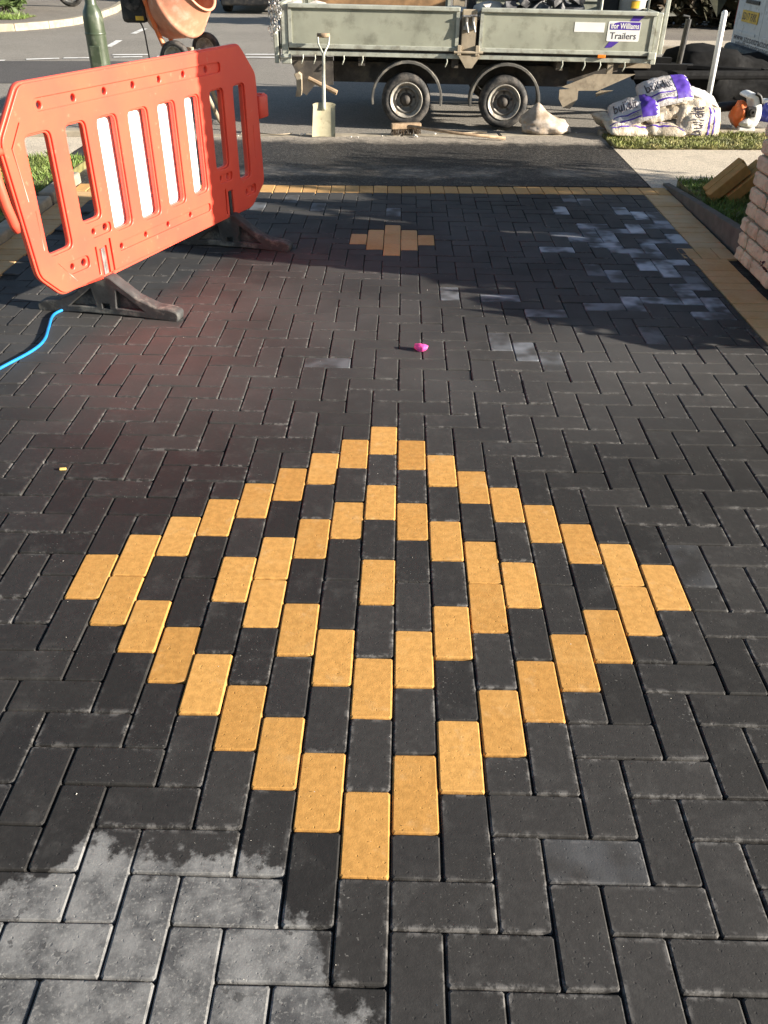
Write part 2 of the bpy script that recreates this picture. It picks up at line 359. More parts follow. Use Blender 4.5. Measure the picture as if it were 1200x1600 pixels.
# ground sheets --------------------------------------------------
def asphalt(name, c0, c1, stone, dust=None, vsc=130):
    k = NT(name); p = k.pos()
    big = k.noise(p, 0.55, 5, 0.6)
    c = k.mix(k.ss(big, 0.35, 0.65), c0, c1)
    v = k.voro(p, vsc, 'Color'); vs_ = k.sep(v)
    c = k.mix(k.ss(vs_[0], 0.55, 0.95, 0, 0.55), c, stone)
    c = k.mix(k.ss(vs_[1], 0.6, 0.95, 0, 0.5), c, tuple(x*0.35 for x in c0))
    c = k.mix(k.math('MULTIPLY', k.ss(k.noise(p, 2.2, 7, 0.7), 0.52, 0.68), 0.35), c, tuple(x*0.6 for x in c0))
    k.bump(k.math('SUBTRACT', k.noise(p, 90, 4, 0.7), k.voro(p, vsc)), 0.6, 0.006)
    return k, p, c
k, p, c = asphalt('bleached road asphalt', (0.215, 0.196, 0.170), (0.265, 0.242, 0.210), (0.40, 0.37, 0.32))
crk = k.math('MULTIPLY', k.ss(k.voro(p, 0.45, feature='DISTANCE_TO_EDGE'), 0.0, 0.012, 1, 0), 0.6)
M['road'] = k.fin(c, 0.85, 0.3)
k, p, c = asphalt('relaid road strip', (0.078, 0.072, 0.070), (0.095, 0.088, 0.084), (0.16, 0.15, 0.14))
M['roadpatch'] = k.fin(c, 0.85, 0.3)
k, p, c = asphalt('damp crossover asphalt', (0.017, 0.016, 0.015), (0.034, 0.031, 0.029), (0.15, 0.14, 0.128), vsc=105)
xyz = k.sep(p)
dn = k.noise(p, 1.7, 7, 0.68); dn2 = k.noise(p, 5, 6, 0.7)
yy = k.math('ADD', xyz[1], k.math('MULTIPLY', k.math('SUBTRACT', dn2, 0.5), 0.55))
dust = k.math('MULTIPLY', k.ss(yy, 6.84, 7.10), 0.92)
strip = k.math('MULTIPLY', k.math('MULTIPLY', k.ss(yy, 5.62, 5.78), k.ss(yy, 5.86, 6.12, 1, 0)), k.ss(dn, 0.40, 0.62, 0.05, 0.7))
c = k.mix(k.math('MAXIMUM', dust, strip), c, k.mix(k.ss(k.noise(p, 30, 5, 0.7), 0.3, 0.7), (0.25, 0.22, 0.18), (0.42, 0.365, 0.30)))
M['apron'] = k.fin(c, k.math('ADD', 0.66, k.math('MULTIPLY', k.math('MAXIMUM', dust, strip), 0.25)), 0.3)
k, p, c = asphalt('sandy pale pavement', (0.50, 0.43, 0.335), (0.60, 0.52, 0.41), (0.68, 0.60, 0.48))
M['pave'] = k.fin(c, 0.9, 0.25)
k, p, c = asphalt('far pavement', (0.20, 0.175, 0.15), (0.25, 0.225, 0.19), (0.32, 0.29, 0.25))
M['pave_far'] = k.fin(c, 0.9, 0.25)

# ------------------------------------------------------------------ setting
def sheet(name, poly, z, material, kind='structure', parent=None, thick=0.0):
    me = bpy.data.meshes.new(name); n = len(poly)
    if thick: me.from_pydata([(x, y, z) for x, y in poly]+[(x, y, z-thick) for x, y in poly], [], [tuple(range(n))]+[(i, n+i, n+(i+1) % n, (i+1) % n) for i in range(n)])
    else: me.from_pydata([(x, y, z) for x, y in poly], [], [tuple(range(n))])
    me.update(); o = link(name, me, material, parent)
    if kind: o['kind'] = kind
    return o
def rect(x0, x1, y0, y1): return [(x0, y0), (x1, y0), (x1, y1), (x0, y1)]
sheet('ground', rect(-250, 250, -60, 400), -0.14, M['soil'])
road = sheet('road', [(-80, 7.0), (-2.2, 7.12), (2.2, 7.42), (80, 11), (80, 70), (-80, 70)], -0.030, M['road'])
sheet('relaid_strip', [(-20, 11.8), (-5.6, 12.36), (-4.36, 12.48), (-2.9, 12.5), (-2.7, 10.45), (-3.7, 10.37), (-4.76, 10.28), (-20, 9.6)], -0.026, M['roadpatch'], None, road)  # darker strip of road surface on the left
def kerb_y(x): return 7.22 + 0.075*x
sheet('crossover', [(-2.6, 5.31), (1.9, 5.49), (1.905, kerb_y(1.9)), (-2.6, kerb_y(-2.6))], -0.006, M['apron'])
sheet('pavement', [(1.905, 5.40), (9, 5.4), (9, 7.2), (1.905, 6.90)], -0.004, M['pave'])
sheet('pavement', [(-14, 5.9), (-2.605, 6.10), (-2.605, 7.02), (-14, 6.2)], -0.004, M['pave'])
sheet('verge', [(1.915, 6.80)]+[(2.0+.12*i, 6.775+.0365*(.1+.12*i)+.03*noise.noise((i*.7, 0, 0))) for i in range(30)]+[(9, 7.03), (9, 8.0), (1.915, kerb_y(1.9))], 0.010, M['grass_base'], thick=.05)
sheet('lawn', [(-14, 1.0), (-2.32, 1.0), (-2.32, 5.98), (-14, 5.8)], 0.045, M['grass_base'], thick=.15)
sheet('lawn', [(2.09, 3.9), (9, 3.9), (9, 5.56), (2.09, 5.48)], 0.045, M['grass_base'], thick=.15)
sheet('flower_bed', [(2.025, -3), (9, -3), (9, 3.88), (2.025, 3.88)], 0.0, M['soil'], thick=.1)
sheet('flower_bed', [(-14, -3), (-2.24, -3), (-2.24, 0.98), (-14, 0.98)], 0.0, M['soil'])

# road markings, painted on the road
def dash(a, b, w, z=-0.022):
    a = Vector((*a, 0)); b = Vector((*b, 0)); d = (b-a).normalized(); nn = Vector((-d.y, d.x, 0))*w/2
    sheet('road_marking', [tuple((q)[:2]) for q in (a-nn, b-nn, b+nn, a+nn)], z, M['paint'], None, road)
for a, b in (((-6.6, 12.2), (-5.55, 12.42)), ((-5.30, 12.56), (-4.88, 12.72)), ((-4.83, 12.76), (-4.35, 12.84)), ((-4.15, 12.93), (-3.75, 13.02)), ((-4.25, 13.22), (-3.72, 13.30)),
             ((-3.55, 13.08), (-3.1, 13.14)), ((-3.4, 13.34), (-2.9, 13.40)), ((-2.28, 13.10), (-1.1, 13.16)), ((-2.30, 13.46), (-1.1, 13.54)), ((-0.7, 13.2), (0.5, 13.3)), ((-0.7, 13.6), (0.5, 13.7))):
    dash(a, b, 0.12)
for a, b in (((-4.62, 14.25), (-4.72, 15.25)), ((-4.79, 16.4), (-4.84, 17.4)), ((-4.95, 19), (-5.0, 20))):
    dash(a, b, 0.11)

# kerb lines made of kerb stones
def kerb(name, pts, w, h, z0, material, length, label, inward=1):
    root = empty(name, (pts[0][0], pts[0][1], 0), label, 'kerb'); P = [Vector((*q, 0)) for q in pts]
    seglist = []
    for a, b in zip(P[:-1], P[1:]):
        L = (b-a).length; n = max(1, round(L/length))
        for i in range(n): seglist.append((a+(b-a)*(i/n), a+(b-a)*((i+1)/n)))
    for a, b in seglist:
        d = (b-a).normalized(); nn = Vector((-d.y, d.x, 0))*inward; L = (b-a).length
        mb = MB(); hh = h+random.uniform(-.004, .004)
        Mx = Matrix(((d.x, nn.x, 0, a.x-P[0].x), (d.y, nn.y, 0, a.y-P[0].y), (0, 0, 1, 0), (0, 0, 0, 1)))
        mb.box(0.006, L-0.006, 0, w, z0, hh, Mx, b=0.012); mb.build('kerb_stone', material, root)
    return root
kerb('dropped_kerb', [(-2.6, kerb_y(-2.6)+.004), (1.88, kerb_y(1.88)+.004)], 0.13, -0.003, -0.12, M['concrete'], 0.9, 'sand covered dropped kerb between the dark crossover and the trailer')
kerb('verge_kerb', [(1.90, kerb_y(1.9)+.004), (3.2, 7.5), (9, 8.0)], 0.13, 0.03, -0.12, M['concrete'], 0.9, 'kerb behind the sack pile along the grass verge')
kerb('left_kerb', [(-14, 6.22), (-2.62, 7.03)], 0.13, 0.05, -0.12, M['concrete'], 0.9, 'kerb at the left pavement seen through the red barrier slots')
LP = [(-16, 15.6), (-7.6, 16.35), (-7.05, 16.7), (-6.62, 17.3), (-6.38, 18.0), (-6.30, 19.0), (-6.45, 21.2), (-6.95, 24), (-8.2, 29), (-10, 36)]
kerb('corner_kerb', LP, 0.14, 0.09, -0.12, M['concrete'], 0.8, 'pale kerb curving round the far left street corner', 1)
sheet('pavement', [(x-0.13, y+0.10) for x, y in LP] + [(-40, 36), (-40, 15)], 0.075, M['pave_far'])
sheet('verge', [(-16, 17.45), (-8.0, 17.55), (-7.25, 17.8), (-7.3, 18.6), (-7.9, 18.7), (-16, 18.5)], 0.080, M['grass_base'])
RP = [(40, 17.5), (12, 14.95), (5.5, 14.25), (3.4, 14.3), (1.7, 15.2), (0.8, 16.8), (0.6, 20), (0.4, 30)]
kerb('far_kerb', RP, 0.14, 0.07, -0.12, M['concrete'], 0.9, 'low kerb across the road under the dark hedge', -1)
sheet('verge', [(40, 17.7), (12, 15.12), (5.5, 14.42), (3.45, 14.47), (1.95, 15.2), (2.2, 15.9), (5.0, 15.35), (12, 16.2), (40, 18.9)], 0.055, M['pave'])
sheet('pavement', [(40, 18.9), (12, 16.2), (5.0, 15.35), (2.2, 15.9), (1.3, 17), (1.0, 30), (40, 30)], 0.050, M['pave_far'])

# ------------------------------------------------------------------ driveway of blocks
drive = sheet('driveway', [(-2.235, -3), (2.02, -3), (2.02, 3.99), (2.02, 5.5), (-2.235, 5.36)], -0.011, M['joint'])
BEV = [(0.0, -0.045), (0.0, -0.0050), (0.0013, -0.0015), (0.0038, 0.0)]
def block_data(x0, x1, y0, y1, rnd, glint_dust, cx=0, cy=0, rot=0.0):
    """verts (relative to cx, cy), faces, attributes of one bevelled block"""
    w, l = x1-x0, y1-y0; g = 0.0017; vs = []; loc = []
    tx, ty, tz = random.gauss(0, .0048), random.gauss(0, .0048), random.gauss(0, .0010)
    mx, my = (x0+x1)/2, (y0+y1)/2; sx, sy = random.gauss(0, .0005), random.gauss(0, .0005); ra = rot+random.gauss(0, .0035)
    ca, sa = math.cos(ra), math.sin(ra)
    for inset, z in BEV:
        a, b = w/2-g-inset, l/2-g-inset; c = 0.0042
        for px, py in ((-a+c, -b), (a-c, -b), (a, -b+c), (a, b-c), (a-c, b), (-a+c, b), (-a, b-c), (-a, -b+c)):
            j = 0.0004 if inset < .004 else 0.0006
            qx, qy = px+random.gauss(0, j), py+random.gauss(0, j)
            zz = z+tz+tx*px+ty*py
            vs.append((mx-cx+sx+qx*ca-qy*sa, my-cy+sy+qx*sa+qy*ca, zz)); loc.append((qx+w/2, qy+l/2, z))
    fs = []
    for r_ in range(3):
        for i in range(8):
            j = (i+1) % 8; fs.append((r_*8+i, r_*8+j, (r_+1)*8+j, (r_+1)*8+i))
    fs.append(tuple(range(24, 32)))
    return vs, fs, loc, (w, l, 0), rnd, glint_dust
def block_mesh(name, items):
    V = []; F = []; A = []; S = []; RN = []; BL = []
    for vs, fs, loc, sz, rnd, glint_dust in items:
        n = len(V); V += vs; F += [tuple(i+n for i in f) for f in fs]; A += loc; S += [sz]*len(vs); RN += [rnd]*len(vs); BL += [glint_dust]*len(vs)
    me = bpy.data.meshes.new(name); me.from_pydata(V, [], F); me.update()
    a = me.attributes.new('loc', 'FLOAT_VECTOR', 'POINT'); a.data.foreach_set('vector', [x for v in A for x in v])
    a = me.attributes.new('sz', 'FLOAT_VECTOR', 'POINT'); a.data.foreach_set('vector', [x for v in S for x in v])
    a = me.attributes.new('rnd', 'FLOAT', 'POINT'); a.data.foreach_set('value', RN)
    a = me.attributes.new('bl', 'FLOAT', 'POINT'); a.data.foreach_set('value', BL)
    return me
def project(x, y, z=0.0):
    d = Vector((x-CAM['x'], y-CAM['y'], z-CAM['H'])); q = d.dot(fw)
    if q < 0.05: return None
    return 600+CAM['f']*d.dot(rt2)/q, 800-CAM['f']*d.dot(up2)/q
def in_diamond(i, j):
    if abs(i) <= 8 and abs(i) <= j <= 17-abs(i): return 1
    if abs(i) <= 2 and 38+abs(i) <= j <= 43-abs(i): return 2
    return 0
SKY_GLINT = {}   # cells of shiny blocks with reflected sky painted pale into the colour, (x, y) on the drive in metres
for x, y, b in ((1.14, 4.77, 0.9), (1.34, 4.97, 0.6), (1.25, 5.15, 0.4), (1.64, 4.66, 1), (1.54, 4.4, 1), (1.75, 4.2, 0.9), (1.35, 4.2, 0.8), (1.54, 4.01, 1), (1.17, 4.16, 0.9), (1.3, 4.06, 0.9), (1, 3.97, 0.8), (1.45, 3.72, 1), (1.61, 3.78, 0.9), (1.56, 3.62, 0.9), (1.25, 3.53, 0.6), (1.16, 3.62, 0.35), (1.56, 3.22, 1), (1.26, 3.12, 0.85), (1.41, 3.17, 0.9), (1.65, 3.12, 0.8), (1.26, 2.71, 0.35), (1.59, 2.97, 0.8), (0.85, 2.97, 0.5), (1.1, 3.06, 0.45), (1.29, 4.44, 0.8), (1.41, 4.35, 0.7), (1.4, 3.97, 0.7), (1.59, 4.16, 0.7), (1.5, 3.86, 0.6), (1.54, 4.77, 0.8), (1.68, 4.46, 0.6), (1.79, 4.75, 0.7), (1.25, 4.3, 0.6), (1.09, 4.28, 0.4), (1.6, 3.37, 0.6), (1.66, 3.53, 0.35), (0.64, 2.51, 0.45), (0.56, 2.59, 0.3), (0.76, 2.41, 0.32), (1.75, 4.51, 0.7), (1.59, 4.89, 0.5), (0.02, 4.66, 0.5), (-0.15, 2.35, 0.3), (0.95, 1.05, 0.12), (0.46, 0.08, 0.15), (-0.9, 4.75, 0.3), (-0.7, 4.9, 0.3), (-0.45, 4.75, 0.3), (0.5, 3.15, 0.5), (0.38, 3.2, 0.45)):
    SKY_GLINT[(math.floor(x*10), math.floor(y*10))] = b
def far_y(x): return 5.185 + 0.027*x
blocks = []   # (x0,x1,y0,y1,buff)
JMIN, JMAX, IMIN, IMAX = -14, 53, -20, 18
for i in range(-8, 9):
    for jj in range(9-abs(i)):
        j = abs(i)+2*jj; n = 9-abs(i); ring = min(jj, n-1-jj)
        blocks.append((i*.1, i*.1+.1, j*.1, j*.1+.2, ring % 2 == 0, 0.0, (i, j)))
for i in range(-2, 3):
    for jj in range(3-abs(i)):
        j = 38+abs(i)+2*jj; blocks.append((i*.1, i*.1+.1, j*.1, j*.1+.2, True, 0.55, (i, j)))
for j in range(JMIN, JMAX):
    for i in range(IMIN, IMAX+1):
        if in_diamond(i, j): continue
        s = (i+j) % 4; x0, y0 = i*.1, j*.1; cells = [(i, j)]
        if s == 0:
            if not in_diamond(i+1, j): cells.append((i+1, j))
        elif s == 1:
            if not in_diamond(i-1, j): continue
        elif s == 2:
            if not in_diamond(i, j+1): cells.append((i, j+1))
        else:
            if not in_diamond(i, j-1): continue
        x1 = max(a for a, b in cells)*.1+.1; y1 = max(b for a, b in cells)*.1+.1
        # cut at the borders
        xr = 1.80 if (y0+y1)/2 > 4.01 else 1.735
        a0, a1, b0, b1 = max(x0, -2.0), min(x1, xr), y0, min(y1, far_y((x0+x1)/2))
        if a1-a0 < .012 or b1-b0 < .012: continue
        glint_dust = max([SKY_GLINT.get(cc, 0) for cc in cells])
        blocks.append((a0, a1, b0, b1, False, glint_dust, cells[0]))
scored = []
for b in blocks:
    q = [project(x, y) for x in b[:2] for y in b[2:4]]
    vis = [p_ for p_ in q if p_ and -5 < p_[0] < 1205 and -5 < p_[1] < 1605]
    area = 0
    if vis and None not in q:
        area = (max(p_[0] for p_ in q)-min(p_[0] for p_ in q))*(max(p_[1] for p_ in q)-min(p_[1] for p_ in q))*len(vis)/4
    scored.append((area, b))
dark = sorted([t for t in scored if not t[1][4]], key=lambda t: -t[0])
near = set(id(t[1]) for t in dark[:300])
rest = []
def rnd_for(x, y): return min(1, max(0, 0.5+0.9*noise.noise((x*1.1, y*1.1, 3.0))+random.gauss(0, .22)))
for area, b in scored:
    x0, x1, y0, y1, buff, glint_dust, _ = b; mx, my = (x0+x1)/2, (y0+y1)/2
    rv = rnd_for(mx, my) if not buff else random.random()
    if buff or id(b) in near:
        nm = 'buff_block' if buff else 'charcoal_block'
        o = link(nm, block_mesh(nm, [block_data(x0, x1, y0, y1, rv, glint_dust, mx, my)]), M['buff' if buff else 'charcoal'], drive); o.location = (mx, my, 0)
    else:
        rest.append(block_data(x0, x1, y0, y1, rv, glint_dust))
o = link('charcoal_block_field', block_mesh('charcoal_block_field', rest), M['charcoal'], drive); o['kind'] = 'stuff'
# borders, header course of buff blocks
def border_block(x0, x1, y0, y1, rot=0.0, dust=0.35):
    mx, my = (x0+x1)/2, (y0+y1)/2
    o = link('border_block', block_mesh('border_block', [block_data(x0, x1, y0, y1, random.random(), dust, mx, my, rot)]), M['buff'], drive); o.location = (mx, my, 0)
tilt = math.atan(0.027)
for i in range(42):
    x = -2.2+i*0.1; y = far_y(x+.05)+.003; border_block(x, x+.1, y, y+.2, tilt)
for i in range(60):
    y = 5.115-0.1*(i+1)
    if y < -0.6: break
    border_block(-2.2, -2.0, y, y+.1, 0, .7)
y = far_y(1.9)-.002
while y-0.1 > 4.02:
    border_block(1.803, 2.003, y-.1, y, 0, .95); y -= 0.1
border_block(1.803, 2.003, 4.025, y, 0, .95)
for i in range(3): border_block(1.70+.1*i, 1.80+.1*i, 3.822, 4.022, 0, .75)
for i in range(44):
    y = 3.82-0.1*(i+1); border_block(1.738+.0003*i, 1.938+.0003*i, y, y+.1, 0, .7)
# cut slivers that close the step in the right hand border
# ------------------------------------------------------------------ edging kerbs
mb = MB()
mb.add([(2.005, 5.54, -.1), (2.055, 5.54, -.1), (2.055, 5.54, .012), (2.005, 5.54, .010), (2.03, 3.86, -.1), (2.085, 3.86, -.1), (2.085, 3.86, .128), (2.03, 3.86, .125),
        (2.016, 4.9, .058), (2.066, 4.9, .060), (2.016, 4.9, -.1), (2.066, 4.9, -.1)],
       [(0, 3, 2, 1), (4, 5, 6, 7), (3, 8, 9, 2), (8, 7, 6, 9), (0, 10, 8, 3), (10, 4, 7, 8), (1, 2, 9, 11), (11, 9, 6, 5)])
o = mb.build('edging_kerb', M['concrete_dark'], bevel=0.006); tag(o, 'grey concrete edging rising along the right border to the stone pier', 'kerb')
root = empty('edging_kerb', (-2.26, 4, 0), 'weathered pale edging stones along the left border beside the lawn', 'kerb')
y = 5.42
for L in (0.62, 0.30, 0.90, 0.90, 0.90):
    mb = MB(); Mx = Matrix.Translation((random.uniform(-.008, .008), y-L-4, 0)) @ Matrix.Rotation(random.uniform(-.03, .03), 4, 'Z')
    mb.box(-.055, .05, .012, L-.012, -.1, .062+random.uniform(-.012, .008), Mx, b=0.014)
    o = mb.build('kerb_stone', M['concrete'], root); y -= L
# ------------------------------------------------------------------ stone pier
pier = empty('stone_pier', (2.3, 3.44, 0), 'rock faced sandstone pier at the right edge of the drive', 'pier')
PX0, PX1, PY0, PY1 = 1.985, 2.60, 3.02, 3.835
mb = MB(); mb.box(PX0+.02-2.3, PX1-.02-2.3, PY0+.02-3.44, PY1-.02-3.44, -.1, 2.30); mb.build('mortar_core', M['mortar'], pier)
mb = MB(); mb.box(PX0-.05-2.3, PX1+.05-2.3, PY0-.05-3.44, PY1+.05-3.44, 2.30, 2.38); mb.build('coping', M['stone'], pier, bevel=.012)
def stone_geo(L, H, D, M4):
    """one pitched face stone: face in local xz, bulging to -y"""
    nx, nz = 9, 6; vs = []; fs = []; seed = random.uniform(0, 99)
    for iz in range(nz+1):
        for ix in range(nx+1):
            u, w = ix/nx, iz/nz
            eu = min(u, 1-u)*2; ew = min(w, 1-w)*2
            bul = 0.011*min(1, (eu*5))**.7*min(1, (ew*3))**.7
            bul *= 0.95+0.45*noise.fractal((u*3.0*L/.15+seed, w*3.0, seed), 1.0, 2.0, 3)
            cut = 0.010*(1-min(1, eu*3))*(1-min(1, ew*3))
            vs.append(((u-.5)*(L-.011)*(1-cut*9), -bul-.003, (w-.5)*(H-.010)*(1-cut*9)))
    for iz in range(nz):
        for ix in range(nx):
            a = iz*(nx+1)+ix; fs.append((a, a+1, a+nx+2, a+nx+1))
    rim = [i for i in range(nx+1)] + [(i+1)*(nx+1)+nx for i in range(nz)] + [nz*(nx+1)+nx-1-i for i in range(nx)] + [(nz-1-i)*(nx+1) for i in range(nz-1)]
    n = len(vs); vs += [(vs[i][0], D, vs[i][2]) for i in rim]
    for i in range(len(rim)): fs.append((rim[i], n+i, n+(i+1) % len(rim), rim[(i+1) % len(rim)]))
    return vs, fs
upper = MB(); CH = 0.0795
for cidx in range(29):
    z = cidx*CH+CH/2
    for face, (ax, ay, ang, Lf) in enumerate(((PX0, (PY0+PY1)/2, -math.pi/2, PY1-PY0), ((PX0+PX1)/2, PY0, 0, PX1-PX0), (PX1, (PY0+PY1)/2, math.pi/2, PY1-PY0), ((PX0+PX1)/2, PY1, math.pi, PX1-PX0))):
        pos_ = -Lf/2; cuts = [pos_]
        while pos_ < Lf/2:
            step = random.uniform(.09, .24); pos_ += step
            if Lf/2-pos_ < .1: pos_ = Lf/2
            cuts.append(pos_)
        for a, b in zip(cuts[:-1], cuts[1:]):
            M4 = Matrix.Translation((ax-2.3, ay-3.44, z)) @ Matrix.Rotation(ang, 4, 'Z') @ Matrix.Translation(((a+b)/2, random.uniform(-.006, .004), 0))
            vs, fs = stone_geo(b-a, CH, .04, M4)
            if cidx < 10 and face in (0, 1, 3):
                m_ = MB(); m_.add(vs, fs, M4); m_.build('stone', M['stone'], pier)
            else: upper.add(vs, fs, M4)
o = upper.build('upper_stones', M['stone'], pier, smooth=True); o['kind'] = 'stuff'

# ------------------------------------------------------------------ foliage
def leaves(mb, fn, n, size, up_=0.3):
    for _ in range(n):
        p_ = fn(); s = size*random.uniform(.6, 1.3)
        d = Vector((random.gauss(0, 1), random.gauss(0, 1), random.gauss(0, 1)+up_)).normalized()
        a = d.orthogonal().normalized(); a.rotate(Matrix.Rotation(random.uniform(0, 6.3), 3, d)); b = d.cross(a)
        P_ = Vector(p_)
        mb.add([P_-a*s*.5, P_+b*s*.28+d*s*.06, P_+a*s*.6, P_-b*s*.28+d*s*.06], [(0, 1, 2), (0, 2, 3)])
def clumps(n, box, rad):
    C = [(Vector([random.uniform(a, b) for a, b in box]), random.uniform(*rad)) for _ in range(n)]
    def fn():
        c_, r_ = random.choice(C); d = Vector((random.gauss(0, 1), random.gauss(0, 1), random.gauss(0, 1))).normalized()
        return c_ + d*r_*random.uniform(.55, 1)**.5
    return fn, C
def bush(name, loc, box, nclump, rad, n, size, lm, label, cat, group=None, inner=False):
    root = empty(name, loc, label, cat, group); L_ = Vector(loc)
    fn, C = clumps(nclump, [(a-c_, b-c_) for (a, b), c_ in zip(box, loc)], rad)
    mb = MB()
    for c_, r_ in C[::2]:
        base = Vector((c_.x*.3, c_.y*.6, 0)); mid = base.lerp(c_, .55)+Vector((random.gauss(0, .03), random.gauss(0, .03), 0))
        mb.tube([base, mid, c_], [.012, .008, .004], 6)
    mb.build('stems', M['bark'], root)
    if inner:
        mb = MB()
        for c_, r_ in C:
            leaves(mb, (lambda c_=c_, r_=r_: c_+Vector((random.gauss(0, r_*.4), random.gauss(0, r_*.4), random.gauss(0, r_*.4)))), 14, r_*1.3)
        mb.build('inner_growth', M[lm], root)
    mb = MB(); leaves(mb, fn, n, size); mb.build('foliage', M[lm], root)
    return root
bush('purple_shrub', (2.06, 3.20, 0), ((1.99, 2.14), (2.95, 3.45), (.03, .30)), 30, (.03, .07), 1800, .030, 'leaf_purple', 'low purple leaved shrub growing against the foot of the stone pier', 'shrub')
bush('garden_shrub', (2.65, 2.72, 0), ((2.3, 3.0), (2.45, 3.0), (.12, .55)), 26, (.10, .20), 6000, .055, 'leaf', 'leafy garden shrub on the camera side of the stone pier', 'shrub', inner=True)
bush('garden_shrub', (3.25, 4.35, 0), ((2.85, 3.65), (3.75, 4.75), (.15, .95)), 40, (.12, .24), 11000, .055, 'leaf', 'taller garden shrub hidden behind the stone pier', 'shrub', inner=True)
bush('garden_shrub', (5.6, 4.2, 0), ((4.6, 6.6), (4.0, 4.9), (.3, 1.9)), 60, (.2, .4), 7000, .07, 'leaf', 'tall garden shrub at the far right behind the pier', 'shrub')
bush('corner_hedge', (-8.6, 20.4, 0.07), ((-10.5, -8.15), (19.2, 20.6), (.2, 1.4)), 70, (.2, .38), 9000, .07, 'leaf', 'bushy green hedge in the top left corner beside the motorcycle', 'hedge', inner=True)
bush('garden_hedge', (-8.0, 25.6, 0.07), ((-9.2, -5.6), (25.6, 26.8), (.15, 1.1)), 60, (.2, .4), 8000, .09, 'leaf_pale', 'sunlit pale hedge behind the motorcycle at the top left', 'hedge', inner=True)
bush('road_hedge', (9, 18.4, 0.05), ((2.0, 13.0), (17.6, 18.8), (.1, 1.8)), 230, (.35, .55), 26000, .11, 'leaf_dark', 'tall dark brown hedge across the road behind the white post', 'hedge', inner=True)

def grass(name, fn_ok, box, n, h, label, z, density_fade=None):
    mb = MB()
    for _ in range(n):
        x, y = random.uniform(*box[0]), random.uniform(*box[1])
        if not fn_ok(x, y): continue
        hh = h*random.uniform(.4, 1.25)*(0.7+0.6*noise.noise((x*4, y*4, 1))); a = random.uniform(0, 6.3); w = random.uniform(.0025, .005)*(1 if h < .06 else 1.4)
        lx, ly = random.gauss(0, .5)*hh, random.gauss(0, .5)*hh; dx, dy = math.cos(a)*w, math.sin(a)*w
        mb.add([(x-dx, y-dy, z), (x+dx, y+dy, z), (x+dx*.6+lx*.5, y+dy*.6+ly*.5, z+hh*.6), (x+lx, y+ly, z+hh)], [(0, 1, 2), (0, 2, 3)])
    me = bpy.data.meshes.new(name); me.from_pydata(mb.v, [], mb.f); me.update()
    o = link(name, me, M['grass' if 'verge' in name else 'lawn']); tag(o, label, 'grass', kind='stuff')
def ve(x, y): return y > 6.745+.037*(x-1.9)+.05*noise.noise((x*3, 0, 0)) and y < kerb_y(1.9)-.03+(x-1.9)*.085 and x > 1.92+.05*noise.noise((0, y*5, 2))
grass('verge_grass', ve, ((1.9, 5.2), (6.7, 7.75)), 24000, .034, 'short yellowing grass of the verge under the sacks and blower', .012)
grass('lawn_grass', lambda x, y: x < -2.33 and y < 5.98, ((-4.2, -2.33), (3.2, 6.0)), 26000, .05, 'green lawn left of the drive behind the barrier', .045)
grass('strip_grass', lambda x, y: y < 5.5, ((2.09, 3.4), (3.9, 5.5)), 13000, .045, 'shaded grass between the edging and the stone pier', .045)
grass('corner_grass', lambda x, y: True, ((-11, -7.3), (17.6, 18.55)), 4000, .10, 'small strip of bright grass at the far left kerb', .08)

# ------------------------------------------------------------------ red barrier
BA = Vector((-1.28, 2.83, 0)); bd = Vector((0.40, 1.07, 0)).normalized(); bn = Vector((bd.y, -bd.x, 0))
barrier = empty('pedestrian_barrier', (0, 0, 0), 'red plastic slotted pedestrian barrier standing on the drive', 'barrier')
barrier.matrix_world = Matrix(((bd.x, 0, bn.x, BA.x), (bd.y, 0, bn.y, BA.y), (0, 1, 0, 0), (0, 0, 0, 1)))   # local x along, y up, z towards the camera side
outer = rounded([(-.272, 1.015), (1.395, 1.005), (1.545, .855), (1.565, .27), (1.405, .165), (-.262, .192), (-.375, .30), (-.425, .835)], .03)
SL = [(-.295, -.150, .368, .832), (-.055, .068, .440, .835), (.150, .280, .356, .830), (.368, .510, .348, .826), (.598, .735, .354, .823), (.826, .950, .360, .821), (1.058, 1.184, .438, .820), (1.292, 1.406, .340, .818)]
slots = [rounded([(a, c_), (b, c_), (b, d_), (a, d_)], .03) for a, b, c_, d_ in SL]
def circ(x, y, r, n=12):
    t0 = x*37.3+y*11; y += .0021*math.sin(x*91)
    return [(x+r*math.cos(2*math.pi*i/n+t0), y+r*math.sin(2*math.pi*i/n+t0)) for i in range(n)]
holes = [circ(-.171+.204*i, .928-.0015*i, .019) for i in range(7)] + [circ(x, y, .017) for x, y in ((.183, .28), (.376, .279), (.567, .278), (.772, .274), (.008, .389), (-.167, .287), (1.363, .262), (1.10, .39))]
holes += [circ(x, y, .020) for x, y in ((.09, .388), (-.092, .284), (1.015, .268), (1.17, .385), (1.43, .265))]
core = curve_mesh([outer]+slots+holes, .007, .004, 'panel')
link('panel', core, M['barrier'], barrier, False)
groove = rounded([(-.212, .905), (1.185, .893), (1.185, .945), (-.212, .958)], .024)
grv2 = rounded([(.15, .258), (.96, .250), (.96, .296), (.15, .304)], .02)
pk = [rounded([(-.02, .362), (.125, .362), (.125, .412), (-.02, .412)], .022), rounded([(-.20, .255), (-.06, .252), (-.06, .312), (-.20, .315)], .025), rounded([(1.07, .36), (1.21, .36), (1.21, .41), (1.07, .41)], .022), rounded([(1.33, .236), (1.46, .236), (1.46, .292), (1.33, .292)], .025)]
fs_ = [rounded([(.012, .172), (.066, .171), (.066, .318), (.012, .318)], .006), rounded([(1.142, .171), (1.196, .171), (1.196, .312), (1.142, .312)], .006)]
